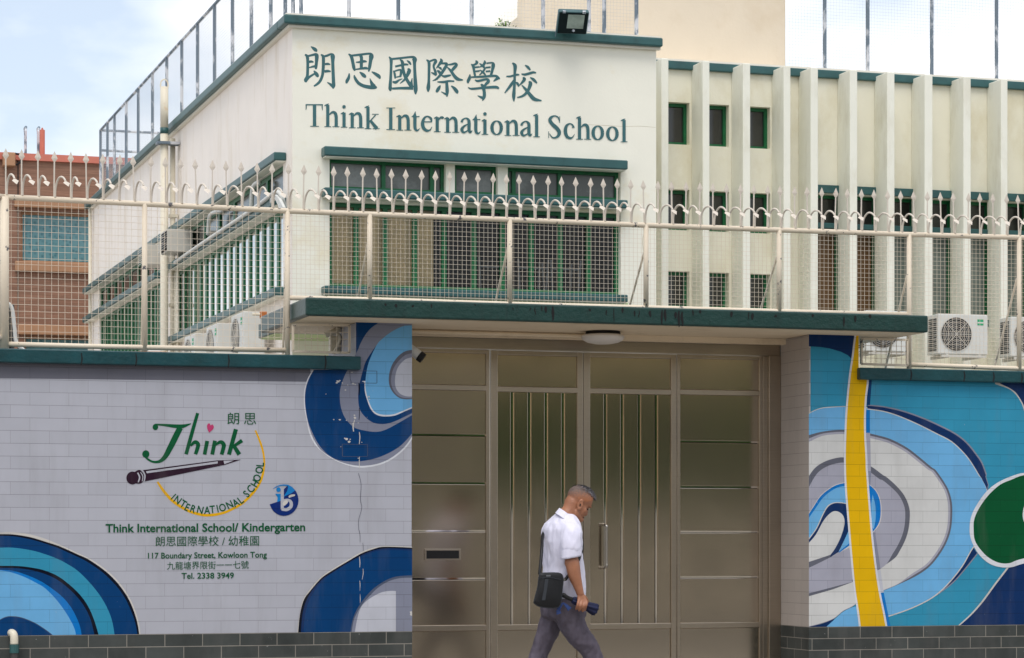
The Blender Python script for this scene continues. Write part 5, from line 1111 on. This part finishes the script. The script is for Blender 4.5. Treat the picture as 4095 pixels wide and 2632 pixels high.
# outdoor unit and hose at the far left behind the fence
q = PY(20, 1400, YW + 1.6)
t = thing('foam_covered_unit', 'dark grey covered machine with a curved white hose at the far left', 'machine', tuple(q))
zq = PY(20, 1215, YW + 1.6).z
mb = MB(); mb.box(q.x - .5, xw(58, YW + 1.6), YW + 1.6, YW + 2.0, ZCT - .2, zq); mb.build('body', M['dark_grille'], t, bevel=.01)
mb = MB()
for k in range(8): mb.box(q.x - .05 + k*.012, q.x - .044 + k*.012, YW + 1.59, YW + 1.599, ZCT - .1, zq - .04)
mb.build('grille', M['black'], t)
mb = MB(); mb.tube(spline([PY(-20, 1215, YW + 1.5), PY(25, 1212, YW + 1.5), PY(48, 1235, YW + 1.5), PY(58, 1310, YW + 1.5), PY(66, 1370, YW + 1.5), PY(100, 1405, YW + 1.5)], 6), .014, 8); mb.build('hose', M['white_plastic'], t, smooth=True)
# ================================================================== the other side of the street (mirrored in the steel)
t = thing('street_wall', 'low stone wall across the street under the hedge', 'wall', (14, -6, 0))
mb = MB(); mb.box(-20, 45, -6.4, -6, 0, 1.75); mb.build('wall_body', paint('tan_stone', (228, 216, 198), .9, .3, 3, dirt_sheen=(120, 105, 85), dirt_sheen_amt=.6, dirt_sheen_scale=1.5), t)
mb = MB(); mb.box(-20, 45, -6.45, -5.95, 1.75, 1.84); mb.build('coping', M['cream'], t)
rnd = random.Random(9); t = thing('hedge', 'leafy green hedge along the top of the street wall', 'hedge', (14, -6.5, 1.8))
mb = MB(); leaves(mb, 16000, lambda: Vector((rnd.uniform(0, 32), -6.2 - abs(rnd.gauss(0, .35)), 1.8 + 2.9*rnd.random()**.9 + rnd.gauss(0, .1))), .09, rnd); mb.build('foliage', leafm, t)
mb = MB(); mb.box(0, 32, -7.4, -6.75, 1.5, 4.4); mb.build('hedge_shade_core', leafm[1], t)  # dark green box standing in for the shade inside the hedge
t = thing('street_building', 'tan building behind the hedge across the street', 'building', (14, -13, 0))
mb = MB(); mb.box(-14, 42, -20, -13, 0, 8.5); mb.build('wall', paint('tan_render', (232, 206, 168), .85, .1, 1), t)
mb = MB(); mb.box(-14.3, 42.3, -20.3, -12.7, 8.5, 8.8); mb.build('roof', M['grey_plastic'], t)
# ================================================================== the walking man
YP = 15.6
def W3(x, y, w=0.0): return PY(x, y, YP - w)
def cH(x, y): return (2210 + x/7.7, 1930 + y/7.7)
def c1(x, y): return (2080 + x/3.85, 1920 + y/3.85)
def c2(x, y): return (2080 + x/3.85, 2232 + y/3.85)
def H3(x, y, w=0): return W3(*cH(x, y), w)
def A3(x, y, w=0): return W3(*c1(x, y), w)
def B3(x, y, w=0): return W3(*c2(x, y), w)
def chain(mb, pts, rad, n=14, sp=4):
    if sp > 1 and len(pts) > 2:
        P4 = []
        base = [Vector((p.x, p.y, p.z)) for p in pts]; pos = spline(base, sp); rr = [q.x for q in spline([(r_, 0, 0) for r_ in rad], sp)]
    else: pos, rr = pts, rad
    mb.tube(pos, rr, n); mb.ellipsoid(pos[0], rr[0], rr[0], rr[0], seg=14, ring=8); mb.ellipsoid(pos[-1], rr[-1], rr[-1], rr[-1], seg=14, ring=8)
def fuse(name, mb, mats, parent, voxel, it=6, fac=.5, disp=None):
    o = mb.build('fuse_source', mats, None)
    r_ = o.modifiers.new('r', 'REMESH'); r_.mode = 'VOXEL'; r_.voxel_size = voxel; r_.use_smooth_shade = True
    s_ = o.modifiers.new('s', 'SMOOTH'); s_.factor = fac; s_.iterations = it
    dg = bpy.context.evaluated_depsgraph_get(); me = bpy.data.meshes.new_from_object(o.evaluated_get(dg)); me.name = name
    old = o.data; bpy.data.objects.remove(o); bpy.data.meshes.remove(old); BASES.pop('fuse_source', None)
    base = wb(parent); me.transform(Matrix.Translation(-base))
    if disp:
        bm = bmesh.new(); bm.from_mesh(me); bm.normal_update()
        for v in bm.verts: v.co += v.normal * disp(v.co + base)
        bm.to_mesh(me); bm.free()
    me.polygons.foreach_set('use_smooth', [True]*len(me.polygons)); me.update()
    if not me.materials:
        for m in (mats if isinstance(mats, (list, tuple)) else [mats]): me.materials.append(m)
    return link(name, me, parent, base)
foot = W3(2290, 2170, 0)
man = thing('person', 'man in white shirt and grey trousers walking right with bowed head and folded umbrella', 'person', (foot.x, YP, 0))
SKIN = None
def skinmat():
    m, nt, b = newmat('tanned_skin'); b.inputs['Roughness'].default_value = .5; b.inputs['Subsurface Weight'].default_value = .08; b.inputs['Subsurface Radius'].default_value = (.02, .008, .004)
    col = mixc(nt, ramp(nt, wnoise(nt, 14, 4), .3, .7), rgba((168, 114, 84)), rgba((146, 96, 70))); 
    col = mixc(nt, ramp(nt, wnoise(nt, 70, 3), .62, .75, (0,0,0,1), (.35,.35,.35,1)), col, rgba((126, 72, 48)))
    nt.links.new(col, b.inputs['Base Color']); bump(nt, b, wnoise(nt, 120, 3), .15, .002); return m
SKIN = skinmat()
def rot_in_view(deg): return Matrix.Rotation(R(deg), 3, 'Y')       # clockwise as seen from the street
mb = MB()
mb.ellipsoid(H3(855, 455), .088, .074, .076, rot_in_view(28))          # skull
mb.ellipsoid(H3(835, 800), .046, .058, .088, rot_in_view(27))          # face
mb.ellipsoid(H3(1060, 640), .031, .050, .032, rot_in_view(25))         # forehead and brow
mb.ellipsoid(H3(1110, 728, .022), .016, .022, .009, rot_in_view(35)); mb.ellipsoid(H3(1138, 735, -.022), .016, .022, .009, rot_in_view(35))
chain(mb, [H3(1062, 790), H3(1040, 880), H3(1008, 968)], [.010, .012, .0145], sp=1); mb.ellipsoid(H3(965, 972, .013), .013, .010, .009); mb.ellipsoid(H3(965, 972, -.013), .013, .010, .009); mb.ellipsoid(H3(990, 900), .02, .012, .03, rot_in_view(27))
mb.ellipsoid(H3(950, 850, .034), .022, .022, .022, rot_in_view(25)); mb.ellipsoid(H3(950, 850, -.034), .022, .022, .022, rot_in_view(25))
mb.ellipsoid(H3(870, 1000), .022, .030, .026, rot_in_view(30)); mb.ellipsoid(H3(918, 1050), .013, .022, .007, rot_in_view(30)); mb.ellipsoid(H3(900, 1090), .013, .020, .007, rot_in_view(30))
mb.ellipsoid(H3(838, 1135), .026, .028, .022)                          # chin
for s_ in (1, -1): chain(mb, [H3(720, 900, .045*s_), H3(740, 1010, .042*s_), H3(850, 1150, .012*s_)], [.022, .022, .018])
for s_ in (1, -1):
    e = H3(838, 690, .071*s_)
    n = 12; ringp = [e + rot_in_view(18) @ Vector((.0165*math.cos(6.2832*i/n), -.006*s_, .033*math.sin(6.2832*i/n))) for i in range(n + 1)]
    mb.tube(ringp, .0042, 6); mb.ellipsoid(e, .013, .006, .028, rot_in_view(18), 12, 8); mb.ellipsoid(e + rot_in_view(18) @ Vector((-.002, -.005*s_, -.026)), .007, .006, .010)
chain(mb, [H3(640, 640), H3(560, 860), H3(430, 1050), H3(330, 1250)], [.060, .058, .062, .075])
# trunk core, legs
def ring(y, xb, xf, b, n=28, shrink=1.0, e=2.3):
    S_ = (xf - xb)/2/612.; a = math.sqrt(max(S_*S_ - (b*.31)**2, .0016))/.95*shrink; c = W3((xb+xf)/2, y); out = []
    for i in range(n):
        t = 2*math.pi*i/n; ct, st = math.cos(t), math.sin(t)
        out.append(c + Vector((a*abs(ct)**(2/e)*(1 if ct > 0 else -1), b*shrink*abs(st)**(2/e)*(1 if st > 0 else -1), 0)))
    return out
torso = [(2054, 2224, 2290, .07), (2059, 2218, 2296, .085), (2066, 2210, 2302, .11), (2078, 2200, 2310, .14), (2092, 2180, 2318, .18), (2118, 2168, 2323, .2), (2167, 2165, 2328, .205), (2220, 2170, 2328, .192), (2270, 2174, 2334, .18), (2320, 2169, 2339, .185), (2370, 2171, 2339, .19), (2394, 2176, 2337, .19)]
mb.loft([ring(y, a, b, w, shrink=.86) for y, a, b, w in torso]); 
FL = [(2268, 2440, .09, .10), (2286, 2490, .095, .088), (2318, 2545, .095, .078), (2362, 2600, .09, .066), (2392, 2680, .09, .058), (2420, 2780, .09, .05), (2440, 2890, .09, .042)]
BL = [(2226, 2440, -.09, .10), (2205, 2490, -.09, .082), (2178, 2555, -.09, .068), (2153, 2628, -.09, .06), (2120, 2710, -.09, .055), (2090, 2780, -.09, .05), (2062, 2852, -.09, .042)]
for L in (FL, BL): chain(mb, [W3(x, y, w) for x, y, w, r_ in L], [r_*.72 for *_, r_ in L])
# arms: right arm hangs and carries the umbrella, left arm swings back on the far side
RA = [A3(780, 800, .19), A3(790, 1000, .225), A3(790, 1240, .235), B3(800, 60, .24), B3(835, 250, .245), B3(890, 430, .25), B3(925, 545, .255)]
mb.ellipsoid(W3(2272, 2252, .236), .024, .024, .03)
chain(mb, RA, [.05, .048, .044, .047, .043, .031, .025])
LAx = W3(2262, 2112, -.19); 
LA = [LAx, LAx + Vector((-.05, .02, -.14)), LAx + Vector((-.09, .03, -.27)), LAx + Vector((-.06, .02, -.40)), LAx + Vector((.0, .01, -.50))]
chain(mb, LA, [.05, .046, .042, .036, .025])
# hand closed round the umbrella
ax0, ax1 = B3(690, 590, .232), B3(1180, 810, .225)
palm = B3(945, 625, .262); mb.ellipsoid(palm, .030, .015, .036, rot_in_view(-10)); mb.ellipsoid(B3(935, 580, .258), .024, .015, .024)
for kx, ky, tx_, ty_, r_, ln in ((895, 672, 868, 775, .0082, 1), (945, 682, 915, 795, .0092, 1), (992, 684, 968, 805, .0095, 1), (1025, 672, 1003, 790, .009, 1)):
    k = B3(kx, ky, .276); m1 = B3((kx*.55+tx_*.45), ky*.5 + ty_*.5, .287); m2 = B3(tx_, ty_ - 12, .270); tp = B3(tx_ - 6, ty_ + 14, .242)
    chain(mb, [B3(kx*.5 + 468, ky - 55, .266), k, m1, m2, tp], [r_*1.05, r_*1.1, r_, r_*.95, r_*.82], 10, 3)
chain(mb, [B3(965, 570, .25), B3(1015, 625, .238), B3(1042, 690, .222), B3(1040, 760, .21)], [.012, .0115, .0098, .0082], 10, 3)
# far hand, relaxed
lh = LA[-1]; mb.ellipsoid(lh + Vector((.01, 0, -.05)), .022, .013, .042)
for i in range(4): chain(mb, [lh + Vector((-.015 + .013*i, -.004, -.085)), lh + Vector((-.008 + .013*i, -.006, -.125)), lh + Vector((.006 + .012*i, -.004, -.155 - .006*(i in (1, 2))))], [.0085, .008, .0068], 8, 2)
chain(mb, [lh + Vector((.022, .0, -.04)), lh + Vector((.038, -.004, -.075)), lh + Vector((.042, -.004, -.105))], [.010, .009, .0075], 8, 2)
body = fuse('body', mb, SKIN, man, .0042, 5, .5)
# eyes, brows, mouth line, nostril
mb = MB()
for s_ in (1, -1): mb.ellipsoid(H3(1040 + 14*s_, 815, .030*s_), .011, .013, .0045, rot_in_view(40)); mb.ellipsoid(H3(985, 998, .008*s_), .0065, .005, .004)
mb.ellipsoid(H3(922, 1070, .010), .012, .018, .0026, rot_in_view(30)); [chain(mb, [H3(1085, 705, .038*s_), H3(1122, 712, .030*s_), H3(1140, 728, .014*s_)], [.003, .0042, .0035], 8, 2) for s_ in (1, -1)]; mb.ellipsoid(H3(850, 690, .079), .0045, .003, .010, rot_in_view(18)); mb.build('eye_line', paint('dark_eye', (46, 26, 20), .5, .1, 20), man, smooth=True)
# hair
HAIR = paint('grey_black_hair', (44, 40, 42), .7, .3, 60, bumps=0); HAIRW = paint('white_hair', (150, 148, 154), .6, .2, 60, bumps=0)
def stubble():
    m, nt, b = newmat('cropped_side_hair'); b.inputs['Roughness'].default_value = .8
    col = mixc(nt, ramp(nt, wnoise(nt, 160, 3, .7), .35, .65), rgba((118, 98, 88)), rgba((66, 58, 58)))
    tcn = N(nt, 'ShaderNodeTexCoord'); sp_ = N(nt, 'ShaderNodeSeparateXYZ'); nt.links.new(tcn.outputs['Generated'], sp_.inputs[0])
    ad = N(nt, 'ShaderNodeMath', operation='MULTIPLY_ADD'); nt.links.new(wnoise(nt, 110, 3), ad.inputs[0]); ad.inputs[1].default_value = .5; nt.links.new(sp_.outputs['Z'], ad.inputs[2])
    col = mixc(nt, ramp(nt, ad.outputs[0], .55, 1.0), rgba((170, 110, 76)), col); nt.links.new(col, b.inputs['Base Color']); return m
mb = MB(); cs = H3(855, 455); rm = rot_in_view(28); vs = []; fs = []; seg, rg = 40, 26
for i in range(rg + 1):
    th_ = math.pi*.62*i/rg
    for j in range(seg):
        ph = 2*math.pi*j/seg; d = Vector((math.sin(th_)*math.cos(ph), math.sin(th_)*math.sin(ph), math.cos(th_)))
        k = 1.012 + .012*noise.noise(d*6) - .02*max(0, (th_ - 1.55)/.4); vs.append(cs + rm @ Vector((d.x*.088*k, d.y*.074*k, d.z*.076*k)))
for i in range(rg):
    for j in range(seg):
        th_ = math.pi*.62*(i + .5)/rg; ph = 2*math.pi*(j + .5)/seg; front = math.cos(ph)
        lim = 2.0 - .88*max(0, front)**1.5 - .16*max(0, math.sin(ph + .1)**2)*0
        if th_ < lim: fs.append((i*seg+j, (i+1)*seg+j, (i+1)*seg+(j+1) % seg, i*seg+(j+1) % seg))
mb.add(vs, fs); hair = mb.build('hair', [stubble()], man, smooth=True)
rnd = random.Random(21); mb = MB()
for _ in range(4200):
    th_ = abs(rnd.gauss(0, .55)); ph = rnd.uniform(0, 6.2832)
    if th_ > 1.15: continue
    d = Vector((math.sin(th_)*math.cos(ph), math.sin(th_)*math.sin(ph), math.cos(th_))); d = (d + Vector((.2, 0, 0))).normalized()
    p0 = cs + rm @ Vector((d.x*.089, d.y*.075, d.z*.077)); out = (rm @ Vector((d.x + .9 + rnd.gauss(0,.3), d.y*1.2 + rnd.gauss(0,.35), d.z*.55 + rnd.gauss(0,.25)))).normalized()
    l = rnd.uniform(.008, .018)*(1 + .9*max(0, d.x)); s1 = out.cross(Vector((0,1,0))).normalized()*.0011
    mb.add([p0 - s1, p0 + s1, p0 + out*l + Vector((0,0,-.002))], [(0,1,2)], 0 if rnd.random() < (.84 - .3*abs(d.y)) else 1)
mb.build('hair_strands', [HAIR, HAIRW], hair)
# shirt
def shirtmat():
    m, nt, b = newmat('white_cotton_shirt'); b.inputs['Roughness'].default_value = .8; b.inputs['Sheen Weight'].default_value = .1
    b.inputs['Base Color'].default_value = rgba((217, 215, 232)); n1 = wnoise(nt, 5, 1, .4, (6, 5, .4)); n2 = wnoise(nt, 40, 2)
    a = N(nt, 'ShaderNodeMath', operation='MULTIPLY_ADD'); nt.links.new(n2, a.inputs[0]); a.inputs[1].default_value = .06; nt.links.new(n1, a.inputs[2]); bump(nt, b, a.outputs[0], .5, .03); return m
SHIRT = shirtmat()
def wrinkle(amp, sx=1.0):
    def f(p):
        q = Vector((p.x*26 + p.z*5, p.y*18, p.z*6)); d = amp*(noise.noise(q) + .6*noise.noise(Vector((p.x*34 - p.z*14, p.y*28, p.z*12 + p.x*6))))
        return d
    return f
mb = MB(); mb.loft([ring(y, a, b, w) for y, a, b, w in torso])
chain(mb, [A3(745, 785, .13), A3(785, 820, .185), A3(785, 940, .222), A3(787, 1045, .236)], [.062, .073, .069, .066])
chain(mb, [LAx + Vector((0, -.05, .02)), LAx, LAx + Vector((-.045, .02, -.12)), LAx + Vector((-.07, .025, -.2))], [.065, .074, .068, .064])
for s_ in (1, -1): chain(mb, [A3(630, 680, .06*s_), A3(690, 735, .12*s_), A3(740, 790, .16*s_)], [.03, .045, .056], 12, 2)
shirt = fuse('shirt', mb, SHIRT, man, .0075, 5, .5, wrinkle(.006))
mb = MB()                                                         # sleeve hem cut square, back yoke seam
hc = A3(788, 1165, .238); rg_ = []
for dz, r_ in ((.05, .066), (.0, .069), (-.012, .0685), (-.012, .055), (.03, .05)): rg_.append([hc + Vector((r_*math.cos(6.2832*i/24)*1.0, r_*.9*math.sin(6.2832*i/24), dz - .012*math.cos(6.2832*i/24)*-1)) for i in range(24)])
mb.loft(rg_, cap=False); mb.build('sleeve_hem', SHIRT, shirt, smooth=True)
mb = MB(); n = 36; up, dn, dn2 = [], [], []
for i in range(n + 1):
    t = 2*math.pi*i/n; u = (1 - math.cos(t))/2; w = .073*math.sin(t)
    x, y = 2237 + u*73, 2031 + u*64 - 6*math.sin(math.pi*u); w *= 1.1 + .3*u; up.append(W3(x, y, w)); dn.append(W3(x - 17 + u*14, y + 20 + 9*u, w*1.42)); dn2.append(W3(x + 3 - u*6, y + 6, w*.92))
for i in range(n): mb.quad(up[i], up[i+1], dn[i+1], dn[i]); mb.quad(up[i+1], up[i], dn2[i], dn2[i+1])
mb.build('collar', SHIRT, shirt, smooth=True)
# trousers
def trousermat():
    m, nt, b = newmat('grey_purple_trousers'); b.inputs['Roughness'].default_value = .85
    col = mixc(nt, ramp(nt, wnoise(nt, 9, 4, .6, (2, 2, .6)), .3, .7), rgba((96, 89, 101)), rgba((76, 69, 80))); nt.links.new(col, b.inputs['Base Color']); bump(nt, b, wnoise(nt, 9, 1, .5, (2, 2, 1.6)), .9, .03); return m
TR = trousermat()
mb = MB(); mb.loft([ring(y, a, b, w) for y, a, b, w in ((2350, 2180, 2332, .175), (2390, 2172, 2336, .18), (2430, 2162, 2340, .185), (2462, 2164, 2344, .175), (2480, 2190, 2330, .14))])
for L in (FL, BL): chain(mb, [W3(x, y, w) for x, y, w, r_ in L], [max(r_, .058) for *_, r_ in L], 18)
tro = fuse('trousers', mb, TR, man, .009, 5, .5, wrinkle(.0065))
SHOE = paint('black_shoe_leather', (30, 28, 28), .4, .2, 10)
for (x, y, w), deg in (((2440, 2890, .09), -8), ((2062, 2852, -.09), 38)):
    a = W3(x, y, w); mb = MB(); rm2 = rot_in_view(deg)
    mb.ellipsoid(a + rm2 @ Vector((.05, 0, -.06)), .135, .045, .036, rm2); mb.ellipsoid(a + rm2 @ Vector((-.03, 0, -.03)), .05, .042, .055, rm2)
    o = fuse('shoe', mb, SHOE, man, .008, 3)
# shoulder bag
BAGM = paint('black_nylon_bag', (14, 15, 19), .5, .15, 30, bumps=.2); BAGS = paint('dark_grey_stripe', (52, 56, 62), .5, .1, 20)
bc = B3(430, 480, .26); bag = thing('shoulder_bag', 'small black shoulder bag with a grey stripe at the walking man\'s hip', 'bag', (bc.x, bc.y, bc.z - .12))
front = [(300, 225), (590, 222), (668, 300), (655, 500), (635, 690), (560, 772), (330, 762), (215, 705), (212, 640), (262, 450), (280, 300)]
front = [(q.x, q.y) for q in spline(front + [front[0]], 4)][:-1]
cxm = sum(p_[0] for p_ in front)/len(front); cym = sum(p_[1] for p_ in front)/len(front)
mb = MB(); mb.loft([[B3(cxm + (x-cxm)*k, cym + (y-cym)*k, w) for x, y in front] for w, k in ((.19, .9), (.2, .99), (.262, 1.0), (.275, .95), (.28, .86))]); mb.build('bag_body', BAGM, bag, smooth=True)
mb = MB(); mb.tube([B3(cxm + (x-cxm)*.965, cym + (y-cym)*.965, .272) for x, y in front + [front[0]]], .0028, 6); mb.tube([B3(290, 312, .281), B3(460, 300, .283), B3(630, 330, .281)], .002, 5); mb.build('piping', BAGS, bag)
mb = MB(); s4 = [(382, 325), (437, 322), (412, 500), (388, 650), (332, 650), (362, 500)]; mb.add([B3(x, y, .2835) for x, y in s4], [(0,5,2,1)[::-1], (5,4,3,2)[::-1]]); mb.build('stripe', BAGS, bag)
mb = MB(); mb.add([B3(x, y, .2815) for x, y in ((400, 262), (468, 258), (470, 284), (402, 286))], [(3,2,1,0)]); mb.build('badge', paint('badge_metal', (130, 134, 140), .3, .2, 40, metal=.6, bumps=0), bag)
mb = MB()
def ribbon(pts, wd):
    sp_ = spline(pts, 6)
    for i in range(len(sp_) - 1):
        pass
    mb.tube(sp_, wd, 6)
mb2 = MB(); mb2.tube(spline([B3(300, 250, .235), A3(315, 1300, .215), A3(335, 1050, .16), A3(342, 890, .04), A3(372, 790, -.06), A3(470, 690, -.13), A3(600, 640, -.15), A3(800, 660, -.14), A3(905, 800, -.02), A3(958, 1000, .10), A3(915, 1180, .175), A3(850, 1330, .2), B3(760, 250, .215), B3(690, 335, .235)], 6), .0105, 8)
mb2.build('strap', BAGM, bag, smooth=True)
mb2 = MB(); mb2.tube([B3(662, 322, .25), B3(688, 345, .25)], .008, 6); mb2.build('buckle', paint('buckle_metal', (150, 146, 140), .3, .1, 20, metal=.8, bumps=0), bag)
# umbrella
NAV = paint('navy_umbrella_cloth', (20, 28, 66), .7, .3, 14, bumps=.4); um = thing('umbrella', 'folded navy umbrella with a black handle held in the walking man\'s hand', 'umbrella', tuple(ax0))
mb = MB(); chain(mb, [B3(672, 575, .232), B3(730, 610, .232), B3(805, 640, .232)], [.0165, .0135, .0145], 12); mb.build('handle', paint('black_rubber_handle', (26, 26, 26), .4, .1, 10), um, smooth=True)
mb = MB(); u0, u1 = B3(800, 640, .232), B3(1185, 805, .225); ax = (u1-u0).normalized(); s1 = ax.cross(Vector((0,1,0))).normalized(); s2 = ax.cross(s1); rings = []
for i, (t, r_) in enumerate(((0, .014), (.04, .021), (.15, .024), (.35, .021), (.55, .023), (.72, .031), (.88, .037), (.97, .033), (1.0, .012))):
    rings.append([u0.lerp(u1, t) + (s1*math.cos(a) + s2*math.sin(a))*r_*(1 + .16*math.sin(7*a + t*5)) for a in [6.2832*k/42 for k in range(42)]])
mb.loft(rings); mb.build('folded_cloth', NAV, um, smooth=True)
mb = MB()
for pts in ([(660, 690), (625, 740), (590, 800), (600, 860)], [(665, 690), (700, 720), (740, 760), (765, 790)]):
    sp_ = [B3(x, y, .255) for x, y in pts]; wv = Vector((.008, 0, .004)); sp2 = spline(sp_, 2)
    for i in range(len(sp2)-1):
        k0, k1_ = .6 + 2.0*i/len(sp2), .6 + 2.0*(i+1)/len(sp2); nn = (sp2[i+1]-sp2[i]).cross(Vector((0,1,0))).normalized()*.007
        mb.add([sp2[i]-nn*k0, sp2[i]+nn*k0, sp2[i+1]+nn*k1_, sp2[i+1]-nn*k1_, sp2[i]-nn*k0+Vector((0,.006,0)), sp2[i]+nn*k0+Vector((0,.006,0)), sp2[i+1]+nn*k1_+Vector((0,.006,0)), sp2[i+1]-nn*k1_+Vector((0,.006,0))], [(0,1,2,3),(7,6,5,4),(0,4,5,1),(3,2,6,7),(0,3,7,4),(1,5,6,2)])
mb.build('tie_band', paint('blue_tie_band', (44, 66, 120), .7, .2, 10), um)

for o in bpy.data.objects:
    if '_b' in o: del o['_b']
